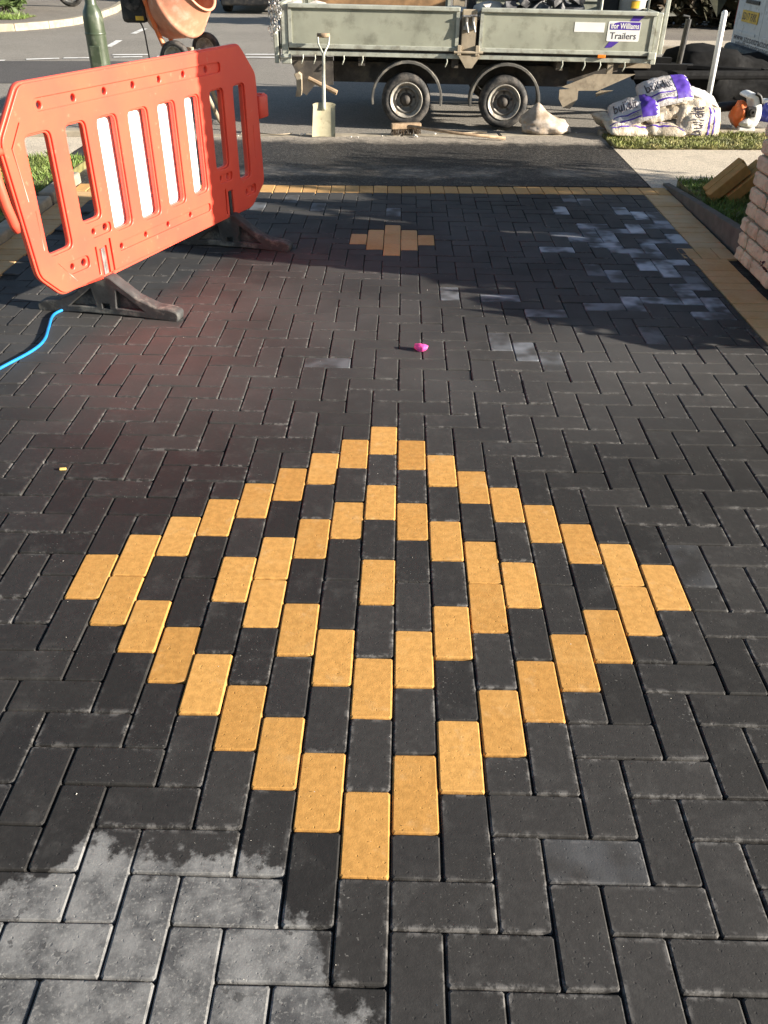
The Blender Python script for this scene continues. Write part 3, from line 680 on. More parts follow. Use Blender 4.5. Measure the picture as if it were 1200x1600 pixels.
rid = [[(-.325, .40), (-.318, .40), (-.318, .56), (-.325, .56)], [(-.352, .60), (-.345, .60), (-.368, .80), (-.30, .885), (-.31, .89), (-.378, .805)], [(1.47, .42), (1.477, .42), (1.477, .60), (1.47, .60)], [(-.262, .33), (-.255, .325), (-.16, .222), (-.17, .222)],
       [(-.02, .20), (0.0, .20), (0.0, .33), (-.02, .33)], [(.08, .19), (.10, .19), (.10, .34), (.08, .34)], [(1.11, .19), (1.13, .19), (1.13, .33), (1.11, .33)]]
for sg in (1, -1):
    skin = curve_mesh([rounded([(x*.992+.0045, y*.985+.009) for x, y in outer], 0.001, 1)]+[rounded([(a-.008, c_-.008), (b+.008, c_-.008), (b+.008, d_+.008), (a-.008, d_+.008)], .036) for a, b, c_, d_ in SL]+[groove, grv2]+pk+fs_+rid, .002, .003, 'face_skin')
    o = link('face_skin', skin, M['barrier'], barrier); o.location = (0, 0, sg*.0157)
# sign board tied behind the slots
mb = MB(); mb.box(.115, .945, .300, .875, -.029, -.0235); o = mb.build('white_board', M['white'], barrier); tag(o, 'blank white board showing through the middle slots')
# end lug and hanging hook
mb = MB(); mb.box(1.555, 1.655, .615, .735, -.028, .028, b=.01); mb.box(1.60, 1.64, .725, .742, -.02, .02, b=.004); mb.build('end_lug', M['barrier'], barrier, True)
mb = MB(); mb.tube([(-.415, .80, 0), (-.45, .81, .01), (-.485, .785, .02), (-.495, .72, .03), (-.485, .62, .035), (-.47, .545, .04), (-.462, .515, .04)], [.018, .02, .022, .022, .021, .02, .012], 10); mb.build('hook', M['barrier'], barrier, True)
# feet
def foot(s, ang):
    fo = [(-.345, 0), (-.10, .012), (.10, .012), (.345, 0), (.35, .034), (.315, .046), (.245, .052), (.155, .090), (.075, .150), (.038, .180), (-.038, .180), (-.075, .150), (-.155, .090), (-.245, .052), (-.315, .042), (-.35, .030)]
    w1 = rounded([(.045, .035), (.20, .030), (.15, .070), (.06, .135)], .012); w2 = [(-x, y) for x, y in w1]
    w3 = rounded([(-.022, .03), (.022, .03), (.022, .062), (-.022, .062)], .006)
    a = curve_mesh([rounded(fo, .012), w1, w2, w3], .030, .006, 'foot')
    # local frame of a foot: its long axis lies across the panel
    o = link('foot', a, M['footp'], barrier); c_, s_ = math.cos(ang), math.sin(ang)
    o.matrix_local = Matrix(((-s_, 0, c_, s), (0, 1, 0, 0), (c_, 0, s_, 0), (0, 0, 0, 1)))
    web = curve_mesh([rounded(fo, .012)], .010, .002, 'web'); o2 = link('web', web, M['footp'], o)
    mb = MB(); mb.box(-.017, .017, .15, .31, -.026, .026, b=.003); o3 = mb.build('upright', M['footp' if s > 1 else 'steel'], o)
    o3.matrix_local = Matrix(((0, 0, 1, 0), (0, 1, 0, 0), (-1, 0, 0, 0), (0, 0, 0, 1))) @ Matrix.Translation((0, 0, -.008))
fa = Vector((.985, -.17, 0)); ca_ = math.atan2(-fa.dot(bd), fa.dot(bn))
foot(.039, ca_); foot(1.169, ca_)

# blue cable
mb = MB(); pts = [(-1.9, 4.3), (-1.75, 3.8), (-1.60, 3.45), (-1.50, 3.15), (-1.47, 2.95), (-1.52, 2.82), (-1.49, 2.66), (-1.46, 2.52), (-1.47, 2.40), (-1.53, 2.24), (-1.58, 2.10), (-1.66, 1.9), (-1.9, 1.6)]
def smooth_pts(pts, n=5):
    out = []; P_ = [Vector(q) for q in pts]
    for i in range(len(P_)-1):
        a, b, c_, d_ = P_[max(i-1, 0)], P_[i], P_[i+1], P_[min(i+2, len(P_)-1)]
        for t in range(n):
            u = t/n; out.append(.5*((2*b)+(c_-a)*u+(2*a-5*b+4*c_-d_)*u*u+(3*b-a-3*c_+d_)*u**3))
    return out+[P_[-1]]
mb.tube(smooth_pts([(x, y, .008) for x, y in pts]), .0068, 8); o = mb.build('blue_cable', M['bluecable'], smooth=True); tag(o, 'bright blue cable lying on the blocks under the barrier', 'cable')

# petal and scraps
bm = bmesh.new(); bmesh.ops.create_icosphere(bm, subdivisions=3, radius=1)
for v in bm.verts:
    n_ = noise.noise(v.co*2.2)*.18; q = v.co*(1+n_); v.co = Vector((q.x*.031, q.y*.021, max(q.z, -.7)*.018+.012+.007*q.x*q.x))
me = bpy.data.meshes.new('petal'); bm.to_mesh(me); bm.free(); o = link('petal', me, M['pink'], smooth=True); o.location = (.195, 2.485, .001); o.rotation_euler = (0, 0, -.4); tag(o, 'single bright pink curled petal lying on the blocks', 'petal')
for (x, y, lx, ly, lab) in ((-1.02, 1.455, .022, .011, 'small straw coloured scrap on the blocks left of the diamond'), (-1.335, 1.20, .012, .010, 'tiny yellow scrap at the left picture edge')):
    mb = MB(); mb.box(-lx/2, lx/2, -ly/2, ly/2, 0, .006, b=.002); o = mb.build('scrap', M['yellowbit']); o.location = (x, y, .001); o.rotation_euler = (0, .1, .3); tag(o, lab, 'scrap')

random.seed(12); mb = MB()
for _ in range(900):
    x, y = random.uniform(-2.0, 1.75), -.4+5.5*random.random()**1.3
    if noise.noise((x*1.6, y*1.6, 5)) < random.uniform(-.5, .35): continue
    r_ = random.uniform(.0007, .0021); q = [Vector((random.gauss(0, 1), random.gauss(0, 1), random.gauss(0, .8))).normalized()*r_ for _ in range(4)]
    mb.add([Vector((x, y, r_*.7))+v for v in q], [(0, 1, 2), (0, 2, 3), (0, 3, 1), (1, 3, 2)])
o = mb.build('sand_grit', M['rubble']); tag(o, 'pale sand grit scattered over the blocks', 'grit', kind='stuff')
# spare buff blocks leaning on the strip of grass
for i, (x, y, dz, lab) in enumerate(((2.255, 4.935, .0, 'front block of the left leaning pair of buff blocks on the grass'), (2.262, 5.025, .012, 'rear block of the left leaning pair of buff blocks on the grass'),
                             (2.365, 4.925, -.012, 'front block of the right leaning pair of buff blocks by the pier'), (2.375, 5.015, .004, 'rear block of the right leaning pair of buff blocks by the pier'))):
    mb = MB(); mb.box(-.14, .14, -.043, .043, -.035, .035, b=.005); o = mb.build('spare_buff_block', M['buffplain']); o.location = (x, y, .155+dz); o.rotation_euler = (0, -R(43), R(4)); tag(o, lab, 'block', 'spare buff blocks by the pier')

# ------------------------------------------------------------------ trailer
TX, TY = 0.58, 7.65
tr = empty('tipping_trailer', (TX, TY, 0), 'grey green twin axle drop side trailer parked along the kerb', 'trailer', rot=(0, 0.0113, 0))
W = 1.88                                  # width in y
def part(name, m, fn, parent=tr, smooth=False, bevel=0.0):
    mb = MB(); fn(mb); return mb.build(name, M[m], parent, smooth, bevel)
# floor and chassis (local x = world x - TX, y = world y - TY)
part('bed_floor', 'chassis', lambda b: b.box(-1.56, 1.74, .03, W-.03, .585, .625))
part('floor_rail', 'rail', lambda b: b.box(-1.55, 1.74, .012, .052, .568, .606), bevel=.004)
part('floor_rail', 'rail', lambda b: b.box(-1.55, 1.74, W-.052, W-.012, .568, .606), bevel=.004)
for y in (.42, W-.50): part('chassis_beam', 'chassis', lambda b: b.box(-1.15, 1.5, y, y+.08, .36, .575))
part('skirt', 'chassis', lambda b: b.box(-1.35, 1.05, .26, .30, .33, .50))
for x in (-1.3, -.9, -.05, .9, 1.4): part('cross_member', 'chassis', lambda b: b.box(x, x+.06, .06, W-.06, .49, .583))
# axles
for x in (-.455, .448): part('axle', 'chassis', lambda b: b.tube([(x, .1, .21), (x, W-.1, .21)], .035, 10))
for x in (-.455, .448):
    for y, sg in ((.0, -1), (W, 1)):
        Mw = Matrix.Translation((x, y+(.075 if sg < 0 else -.075), .222)) @ Matrix.Rotation(R(90)*(1 if sg < 0 else -1), 4, 'X')
        w = bpy.data.objects.new('wheel', None); col.objects.link(w); w.parent = tr; w.matrix_local = Mw; w.empty_display_size = .1
        mb = MB(); mb.lathe([(.150, -.075), (.185, -.085), (.213, -.072), (.226, -.045), (.226, .045), (.213, .072), (.185, .085), (.152, .075), (.146, .06), (.146, -.06)], 40, close=True); mb.build('tyre', M['rubber'], w, True)
        mb = MB(); mb.lathe([(.153, .070), (.150, .082), (.142, .080), (.132, .058), (.120, .044)], 40); mb.build('rim', M['rim'], w, True)
        mb = MB(); mb.lathe([(.120, .044), (.112, .046), (.104, .052), (.096, .044), (.088, .020), (.060, .022)], 40); mb.build('disc', M['hub'], w, True)
        mb = MB(); mb.lathe([(.060, .022), (.046, .036), (.034, .060), (.026, .070), (.0005, .074)], 20)
        for i in range(5):
            a = 2*math.pi*i/5+.3; mb.lathe([(.010, .018), (.010, .034), (.0005, .036)], 8, Matrix.Translation((.072*math.cos(a), .072*math.sin(a), 0)))
        mb.build('hub', M['chassis'], w, True)
        def mg(b, x=x, y=y, sg=sg):
            prof = []
            n = 18; y0, y1 = (y-.005, y+.185) if sg < 0 else (y-.185, y+.005)
            vs = []; fs = []
            for i in range(n+1):
                a = R(-8+196*i/n); 
                for rr, yy in ((.300, y0), (.318, y0), (.322, y0+.015 if sg < 0 else y0), (.322, y1), (.306, y1), (.306, y0+.01)):
                    vs.append((x+.006+rr*math.cos(a)*1.02, yy, .225+rr*math.sin(a)))
            for i in range(n):
                for k_ in range(6):
                    k2 = (k_+1) % 6; fs.append((i*6+k_, i*6+k2, (i+1)*6+k2, (i+1)*6+k_))
            fs.append(tuple(range(6))); fs.append(tuple(n*6+q for q in range(6))); b.add(vs, fs)
        part('mudguard', 'mudguard', mg)
# drop sides
def side(x0, x1, y, sg):
    sp_ = part('side_panel', 'panel', lambda b: b.box(x0+.02, x1-.02, y, y+.018, .66, .945))
    part('top_rail', 'rail', lambda b: b.box(x0, x1, y-.022, y+.04, .938, .972, b=.006), sp_)
    part('bottom_rail', 'rail', lambda b: b.box(x0, x1, y-.010, y+.028, .628, .664, b=.005), sp_)
    for xx in (x0, x1-.03): part('edge_post', 'rail', lambda b: b.box(xx, xx+.03, y-.008, y+.026, .664, .937), sp_)
    return sp_
for y in (.0, W-.02):
    side(-1.52, -.005, y, 1); side(.178, 1.72, y, 1)
    part('middle_post', 'tanplate', lambda b: b.box(.02, .15, y+.0, y+.05, .585, .955, b=.006))
    part('corner_post', 'rail', lambda b: b.box(-1.585, -1.525, y, y+.06, .56, .965, b=.006))
    part('corner_post', 'rail', lambda b: b.box(1.725, 1.775, y+.005, y+.055, .56, .965, b=.006))
def latch(b, x, z):
    b.box(x-.012, x+.012, -.035, .0, z-.06, z+.05, b=.004); b.tube([(x-.03, -.03, z+.045), (x+.03, -.03, z+.045)], .010, 8); b.tube([(x, -.028, z), (x+.02, -.045, z-.08)], .009, 8)
lt = part('latch', 'steel', lambda b: (latch(b, .055, .86), latch(b, .115, .865), b.box(.03, .14, -.03, .002, .80, .83, b=.006)))
part('hinge_plate', 'tanplate', lambda b: (b.prism([(.0, .60), (.20, .60), (.15, .53), (.13, .50), (.07, .50), (.05, .53)], -.02, .012, XZ), b.tube([(-.04, -.02, .625), (.22, -.02, .625)], .012, 8), b.box(-.012, .022, -.03, .0, .60, .68, b=.004), b.box(.15, .185, -.03, .0, .60, .68, b=.004)))
part('hinge_plate', 'rail', lambda b: (b.box(-1.59, -1.50, -.025, .0, .50, .58, b=.008), b.tube([(-1.60, -.02, .555), (-1.50, -.02, .555)], .014, 8)))
part('hinge_plate', 'rail', lambda b: b.box(1.69, 1.76, -.025, .0, .60, .66, b=.006))
for x in (-1.40, -1.29, -1.03, -.86, -.10, .94, 1.14, 1.28, 1.50): part('rope_hook', 'rail', lambda b: b.tube([(x, .008, .575), (x+.004, -.008, .545), (x-.006, -.012, .520), (x-.012, -.002, .505)], .0055, 6))
# tail end, chains and front headboard
part('tailgate', 'panel', lambda b: (b.box(-1.60, -1.575, .07, W-.07, .62, .95), b.box(-1.612, -1.568, .06, W-.06, .935, .972, b=.005), b.box(-1.612, -1.568, .06, W-.06, .61, .645, b=.005)))
part('tail_lamp_board', 'rail', lambda b: (b.box(-1.655, -1.615, .0, .16, .50, .78, b=.006), b.box(-1.66, -1.63, .01, .09, .62, .76, b=.006)))
def chain(b):
    for (x, y, z0, n) in ((-1.645, -.02, 1.05, 13), (-1.615, -.035, 1.04, 11), (-1.675, -.01, 1.03, 14), (-1.59, -.03, 1.02, 7), (-1.655, .03, 1.05, 10)):
        for i in range(n):
            Mx = Matrix.Translation((x+.010*math.sin(i*1.3+x*50), y+random.gauss(0, .005), z0-.026*i)) @ Matrix.Rotation(R(90*(i % 2)+random.uniform(-25, 25)), 4, 'Z')
            b.tube([(.011*math.cos(t*math.pi/4), 0, .020*math.sin(t*math.pi/4)) for t in range(9)], .0042, 5, False, Mx)
part('tail_chain', 'chrome', chain)
part('headboard', 'panel', lambda b: (b.box(1.745, 1.765, .07, W-.07, .62, .93), b.box(1.735, 1.775, .06, W-.06, .925, .96, b=.005)))
for y in (.02, W-.06): part('ladder_rack_post', 'rail', lambda b: b.box(1.788, 1.822, y, y+.035, .64, 1.55, b=.004))
part('ladder_rack_bar', 'rail', lambda b: b.box(1.79, 1.82, .02, W-.03, 1.55, 1.585))
part('front_post', 'rail', lambda b: b.tube([(1.652, .10, .94), (1.652, .10, 1.35)], .010, 8))
# decals
part('blank_label', 'sticker', lambda b: b.box(1.01, 1.275, -.0018, -.0003, .805, .880))
lab = part('maker_label', 'sticker', lambda b: b.prism(rounded([(1.305, .738), (1.590, .738), (1.590, .893), (1.305, .893)], .012), -.0020, -.0003, XZ)); tag(lab, 'white and purple maker label reading Ifor Williams Trailers')
part('label_band', 'purple', lambda b: b.prism([(1.322, .828), (1.585, .828), (1.585, .888), (1.40, .888), (1.322, .872)], -.0032, -.0021, XZ), lab)
part('label_stripe', 'purple', lambda b: (b.prism([(1.512, .936), (1.612, .936), (1.566, .895), (1.492, .895)], -.0020, -.0003, XZ), b.prism([(1.335, .736), (1.42, .736), (1.36, .690), (1.300, .686)], -.0020, -.0003, XZ)), lab)
def decal(vs, fs, cx_, cz_, y): 
    b = MB(); b.add([(cx_+x, y, cz_+z) for x, z in vs], fs); return b
v_, f_ = text_geo('Ifor Williams', .245, .018, .044); decal(v_, f_, 1.4535, .858, -.0040).build('lettering', M['sticker'], lab)
v_, f_ = text_geo('Trailers', .232, .004, .052); decal(v_, f_, 1.447, .782, -.0032).build('lettering', M['ink'], lab)
part('marker_lamp', 'amber', lambda b: b.box(1.245, 1.318, -.014, .010, .603, .632, b=.006))
# front plates (drawbar cheeks), prop stand, wooden handle, jockey post
def xz(pts): return [(x-TX, z+0.0113*(x-TX)) for x, z in pts]
part('drawbar_plate', 'tanplate', lambda b: b.prism(xz([(1.543, .352), (1.819, .459), (2.194, .463), (1.878, .325), (1.698, .323)]), .006, .018, XZ))
part('drawbar_plate', 'tanplate', lambda b: b.prism(xz([(1.526, .33), (1.53, .254), (1.579, .179), (1.645, .17), (1.702, .252), (1.698, .34)]), .003, .012, XZ))
part('drawbar_plate', 'tanplate', lambda b: b.prism(xz([(1.872, .298), (1.908, .32), (2.029, .322), (1.877, .267)]), .05, .062, XZ))
part('drawbar_plate', 'tanplate', lambda b: b.prism(xz([(2.0, .500), (2.186, .577), (2.35, .582), (2.35, .500)]), .12, .135, XZ))
part('drawbar', 'matblack', lambda b: (b.box(1.3, 2.25, .62, .70, .40, .50), b.box(1.3, 2.25, W-.70, W-.62, .40, .50), b.tube([(1.7, .45, .42), (3.2, .90, .40)], .04, 8), b.tube([(1.7, 1.43, .42), (3.2, .98, .40)], .04, 8), b.box(3.1, 3.42, .90, .98, .36, .45)))
part('bracket_post', 'tanplate', lambda b: b.box(1.36, 1.41, .03, .07, .44, .56))
part('prop_stand', 'tanplate', lambda b: b.prism(xz([(-.905, .437), (-.86, .45), (-.835, .43), (-.838, .30), (-.845, .252), (-.898, .248), (-.882, .31), (-.884, .39)]), -.03, .055, XZ), bevel=.006)
part('rear_bracket', 'chassis', lambda b: b.prism(xz([(-.96, .57), (-.90, .46), (-.88, .30), (-.80, .25), (-.72, .34), (-.55, .34), (-.55, .57)]), .05, .07, XZ))
part('jack_handle', 'wood', lambda b: b.tube([(-.769-TX, -.06, .392), (-.508-TX, -.10, .285)], [.020, .022], 8))
jk = part('jockey_post', 'black', lambda b: (b.tube([(2.245, .95, .08), (2.275, .95, .86)], .028, 12), b.tube([(2.275, .95, .86), (2.275, .95, .88), (2.21, .93, .89)], .010, 8), b.box(2.29, 2.40, .93, .97, .46, .475)))
part('jockey_wheel', 'rubber', lambda b: b.lathe([(.05, -.03), (.11, -.035), (.125, -.02), (.125, .02), (.11, .035), (.05, .03)], 24, Matrix.Translation((2.10, .95, .10)) @ Matrix.Rotation(R(90), 4, 'X'), True))

# load in the trailer (own things)
mb = MB(); mb.box(-.62, .62, -.009, .009, -.19, .19, b=.002); o = mb.build('plywood_sheet', M['ply']); o.location = (-.14, 8.35, .875); o.rotation_euler = (R(-8), R(1), 0); tag(o, 'brown plywood sheet standing in the trailer above the left side panel', 'plywood')
for i, (x, y, z, s, lab_) in enumerate(((-.93, 8.0, .93, .085, 'pale rubble lump at the left end of the trailer load'), (-.72, 8.1, .91, .10, 'low pale rubble lump beside the plywood in the trailer'), (.56, 8.0, .92, .075, 'pale rubble lump left of the trailer middle post'), (.86, 7.95, .93, .11, 'pale rubble slab right of the trailer middle post'))):
    bm = bmesh.new(); bmesh.ops.create_icosphere(bm, subdivisions=2, radius=1)
    for v in bm.verts: v.co = Vector((v.co.x*1.5, v.co.y, v.co.z*.62))*s*(1+.5*noise.noise(v.co*1.6+Vector((i*7, 0, 0))))
    me = bpy.data.meshes.new('rubble_lump'); bm.to_mesh(me); bm.free(); o = link('rubble_lump', me, M['rubble']); o.location = (x, y, z); tag(o, lab_, 'rubble')
for i in range(22):
    mb = MB(); mb.box(-.1, .1, -.05, .05, -.03, .03, b=.004); o = mb.build('spare_charcoal_block', M['spareblack'])
    lx = i % 6; ly = i//6
    o.location = (1.02+.115*lx+random.uniform(-.02, .02), 7.88+.10*(ly % 2)+random.uniform(-.02, .02), .90+.065*(ly//2)+random.uniform(0, .05)+(.06 if ly > 1 else 0))
    o.rotation_euler = (random.uniform(-.5, .5), random.uniform(-.6, .6), random.uniform(-.9, .9)+(1.2 if random.random() < .4 else 0))
    tag(o, 'loose charcoal block heaped in the trailer above its right side panel', 'block', 'loose blocks heaped in the trailer')
mb = MB(); mb.box(.62, 1.78, 8.15, 9.3, .62, .88, b=.05); o = mb.build('load_tarpaulin', M['black']); tag(o, 'black sheet bundled over the trailer load behind the blocks', 'tarpaulin')
root = empty('bucket', (2.24, 8.35, .74), 'white plastic bucket with a yellow label at the trailer front', 'bucket')
mb = MB(); mb.lathe([(.0005, 0), (.105, 0), (.122, .26), (.130, .262), (.130, .285), (.124, .287), (.126, .40), (.118, .405), (.0005, .405)], 28); mb.build('pail', M['white'], root, True)
mb = MB(); mb.lathe([(.1215, .20), (.1245, .258)], 40); me_ = [f for f in mb.f]
keep = [f for f in mb.f if all(-.055 < mb.v[i][0] < .055 and mb.v[i][1] < 0 for i in f)]; mb.f = keep; mb.build('sticker', M['plate_y'], root, True)
for i, (x, z0, z1, r_, m_, lab_) in enumerate(((1.50, .62, 1.22, .012, 'black', 'thin dark pole standing in the trailer near its middle'), (1.88, .62, 1.3, .012, 'rail', 'thin pale pole standing in the trailer left of the bucket'), (.70, .62, 1.3, .045, 'black', 'dark post standing behind the trailer middle post'))):
    mb = MB(); mb.tube([(x, 8.0, z0), (x+.01, 8.02, z1)], r_, 8); o = mb.build('pole', M[m_]); tag(o, lab_, 'pole')
mb = MB(); mb.box(1.95, 2.12, 8.35, 8.6, .63, 1.25, b=.02); o = mb.build('tool_case', M['black']); tag(o, 'tall dark tool case standing beside the white bucket in the trailer', 'case')
mb = MB(); mb.tube(smooth_pts([(1.36, 8.2, .9), (1.40, 8.2, 1.05), (1.47, 8.2, 1.1), (1.52, 8.2, .92)]), .008, 6); o = mb.build('pale_hose', M['white'], smooth=True); tag(o, 'pale hose arching out of the trailer load', 'hose')

# ------------------------------------------------------------------ tools at the kerb
sh = empty('shovel', (-.6, 7.15, 0), 'square mouth shovel standing on its blade against the trailer', 'shovel')
lean = Matrix.Rotation(R(-30), 4, 'X')
def sv(z): return Vector((0-.02*z, .56*z, z))
nx, nz = 8, 8; mb = MB(); vs = []; fs = []
for sd in (0, 1):
    for iz in range(nz+1):
        for ix in range(nx+1):
            u = ix/nx-.5; w_ = iz/nz; hw = .205*(1-.06*w_)+(.012 if w_ > .9 else 0)
            z = w_*.255; x = u*hw; y = .56*z - .022*(abs(u)*2)**3 - .01*(1-w_)+ (.004 if sd else 0)
            if iz == nz: z -= .012*(abs(u)*2)**4
            vs.append((x, y, z))
n1_ = (nx+1)*(nz+1)
for iz in range(nz):
    for ix in range(nx):
        a = iz*(nx+1)+ix; fs.append((a, a+1, a+nx+2, a+nx+1)); fs.append((n1_+a, n1_+a+nx+1, n1_+a+nx+2, n1_+a+1))
mb.add(vs, fs); mb.build('blade', M['blade'], sh, True)
mb = MB(); mb.tube([sv(.20)-Vector((0, .012, 0)), sv(.27), sv(.62)], [.020, .017, .014], 10); mb.build('shaft', M['rail'], sh, True)
mb = MB()
for sg in (-1, 1): mb.tube(smooth_pts([sv(.60), sv(.64)+Vector((sg*.018, 0, 0)), sv(.69)+Vector((sg*.045, 0, 0)), sv(.755)+Vector((sg*.050, 0, 0))]), .0085, 8)
hd = mb.build('yoke', M['rail'], sh, True)
mb = MB(); mb.tube([sv(.75)+Vector((-.056, 0, 0)), sv(.75)+Vector((.056, 0, 0))], .018, 12); mb.build('grip', M['wood'], sh, True)

br = empty('broom', (.13, 7.28, 0), 'wooden yard broom lying on the ground by the front wheel', 'broom')
mb = MB(); Mx = Matrix.Translation((0, 0, .055)) @ Matrix.Rotation(R(12), 4, 'Z'); mb.box(-.135, .135, -.03, .03, -.005, .04, Mx, b=.006); mb.build('head', M['wood'], br)
mb = MB()
for i in range(26):
    for j in range(4):
        q = Mx @ Vector((-.125+.01*i, -.022+.015*j, 0)); mb.tube([q, q+Vector((random.gauss(0, .008), random.gauss(0, .008)-.01, -.05))], .0035, 4)
mb.build('bristles', M['bark'], br)
mb = MB(); mb.tube([(.02, -.02, .075), (.45, -.10, .035), (.88, -.19, .014)], .013, 8); mb.build('handle', M['wood'], br, True)

# clear rubble bag by the rear wheel of the pair
def blob(name, m_, loc, size, seed, label, cat, sub=4, amp=.35, floor=True, parent=None, peak=None):
    bm = bmesh.new(); bmesh.ops.create_icosphere(bm, subdivisions=sub, radius=1)
    for v in bm.verts:
        q = v.co.copy(); n_ = noise.fractal(q*1.4+Vector((seed, 0, 0)), 1.0, 2.0, 4)
        f_ = 1+amp*n_
        z = q.z*f_
        if peak: 
            d2 = (q.x-peak[0])**2+(q.y-peak[1])**2
            if q.z > -.2: z += peak[2]*math.exp(-d2/peak[3])
        v.co = Vector((q.x*f_*size[0], q.y*f_*size[1], (max(z, -.55) if floor else z)*size[2]))
    me = bpy.data.meshes.new(name); bm.to_mesh(me); bm.free(); o = link(name, me, M[m_], parent, True)
    o.location = loc
    if label: tag(o, label, cat)
    return o
rb = empty('rubble_bag', (1.40, 7.46, 0), 'clear plastic bag of sand slumped beside the rear wheel', 'bag')
blob('bag_body', 'sandbag', (0, 0, .048), (.23, .13, .085), 3.1, None, None, parent=rb, amp=.26, peak=(-.38, .1, 1.5, .16))
# string and crumbs at the kerb
for i, (x, y, lab_) in enumerate(((-1.35, 7.22, 'loose pale twine lying at the kerb left of the shovel'), (.42, 7.36, 'short pale twine under the broom'))):
    mb = MB(); mb.tube(smooth_pts([(x+.09*t, y+random.gauss(0, .02), .008) for t in range(6)]), .005, 5); o = mb.build('twine', M['tanplate']); tag(o, lab_, 'twine')
random.seed(31)
for i in range(14):
    x = random.uniform(-1.4, 1.7); bm = bmesh.new(); bmesh.ops.create_icosphere(bm, subdivisions=1, radius=random.uniform(.008, .02))
    for v in bm.verts: v.co *= random.uniform(.7, 1.2); v.co.z *= .6
    me = bpy.data.meshes.new('mortar_crumb'); bm.to_mesh(me); bm.free(); o = link('mortar_crumb', me, M['rubble']); o.location = (x, kerb_y(x)+random.uniform(-.1, .12), .006)
    tag(o, 'small pale mortar crumb scattered along the dropped kerb', 'crumb', 'mortar crumbs along the kerb')

# ------------------------------------------------------------------ sacks
def sack(loc, rot, size, label, seed, print_=None, m_='sack', bend=0.0, sag=0.0):
    root = empty('cement_sack', loc, label, 'sack', 'sacks heaped on the verge'); root.rotation_euler = rot
    L, Wd, T = size; NU, NV = 22, 14
    def S(u, v, top):
        e = (max(0, 1-abs(u)**3.2)**.7)*(max(0, 1-abs(v)**3)**.6)
        x = L/2*u*(1-.07*v*v*abs(u)); y = Wd/2*v*(1-.05*u*u)
        t = T/2*e*(1+.32*noise.noise((u*1.7+seed, v*1.7, 2))) + (.010*noise.noise((u*5+seed, v*4, 9)) - (.005 if print_ == 'front' else .016)*abs(noise.noise((u*3.2+seed*2, v*2.6, 4))))*min(1, e*2)
        z = (t if top else -t*.8) + bend*(u*u) + sag*u + .012*noise.noise((u*2, v*2, seed+5))
        return Vector((x, y, z))
    vs = []; fs = []
    for top in (1, 0):
        for i in range(NU+1):
            for j in range(NV+1): vs.append(S(-1+2*i/NU, -1+2*j/NV, top))
    n = (NU+1)*(NV+1)
    for i in range(NU):
        for j in range(NV):
            a = i*(NV+1)+j; fs.append((a, a+NV+1, a+NV+2, a+1)); fs.append((n+a, n+a+1, n+a+NV+2, n+a+NV+1))
    me = bpy.data.meshes.new('body'); me.from_pydata(vs, [], fs); bm = bmesh.new(); bm.from_mesh(me); bmesh.ops.remove_doubles(bm, verts=bm.verts[:], dist=.0006); bmesh.ops.recalc_face_normals(bm, faces=bm.faces[:]); bm.to_mesh(me); bm.free()
    body = link('body', me, M[m_], root, True)
    def onto(u, v, off):
        p_ = S(u, v, 1); a = S(min(1, u+.01), v, 1)-S(max(-1, u-.01), v, 1); b = S(u, min(1, v+.01), 1)-S(u, max(-1, v-.01), 1)
        return p_ + a.cross(b).normalized()*off
    def patch(u0, u1, v0, v1, mm, name, off=.0022, wavy=0):
        b = MB(); nu = max(3, int((u1-u0)*14)); nv = max(2, int((v1-v0)*12)); vv = []; ff = []
        for i in range(nu+1):
            for j in range(nv+1):
                u = u0+(u1-u0)*i/nu; v = v0+(v1-v0)*j/nv
                if wavy and i == nu: u += wavy*math.sin(j*1.9)
                vv.append(onto(u, v, off))
        for i in range(nu):
            for j in range(nv): a = i*(nv+1)+j; ff.append((a, a+nv+1, a+nv+2, a+1))
        b.add(vv, ff); return b.build(name, M[mm], body, True)
    def write(s_, u, v, w, h_, bold, mm='ink', turn=False):
        v2, f2 = text_geo(s_, w, bold, h_); b = MB()
        b.add([onto(u+x/(L/2), v+y/(Wd/2), .0085) if not turn else onto(u-y/(L/2), v+x/(Wd/2), .0085) for x, y in v2], f2); b.build('lettering', M[mm], body)
    if print_ == 'front':
        patch(.30, .92, -.88, .88, 'purple', 'printed_band', wavy=.08); patch(-.85, .26, -.86, -.78, 'purple', 'printed_line'); patch(-.80, .26, -.52, -.44, 'purple', 'printed_line')
        write('buildit', -.28, .12, L*.46, Wd*.34, .012, 'ink'); write('CEMENT', -.02, -.66, L*.20, Wd*.08, .0, 'ink')
    if print_ == 'line':
        patch(-.9, .9, -.62, -.52, 'purple', 'printed_line'); patch(-.9, .3, -.30, -.24, 'purple', 'printed_line')
    if print_ == 'side':
        patch(.30, .38, -.85, .85, 'purple', 'printed_line'); patch(.52, .58, -.85, .85, 'purple', 'printed_line'); write('buildit', -.22, 0, Wd*.78, L*.26, .012, 'ink', True)
    return root
SZ = (.46, .30, .13)
sack((2.13, 7.33, .075), (R(18), R(4), R(14)), SZ, 'white sack with purple line at the lower left front of the pile', 1, 'line', 'sack')
sack((2.00, 7.50, .075), (R(10), R(20), R(50)), (.40, .28, .12), 'beige sack at the far left bottom of the pile', 2)
sack((2.42, 7.36, .065), (R(14), 0, R(-6)), SZ, 'half hidden sack with purple line at the bottom middle of the pile', 3, 'line', 'sack')
sack((2.76, 7.36, .115), (R(68), R(6), R(12)), (.44, .30, .14), 'upright sack with logo at the right bottom of the pile', 4, 'side', 'sack')
sack((2.40, 7.62, .08), (0, 0, R(30)), SZ, 'plain sack hidden at the back of the pile', 5)
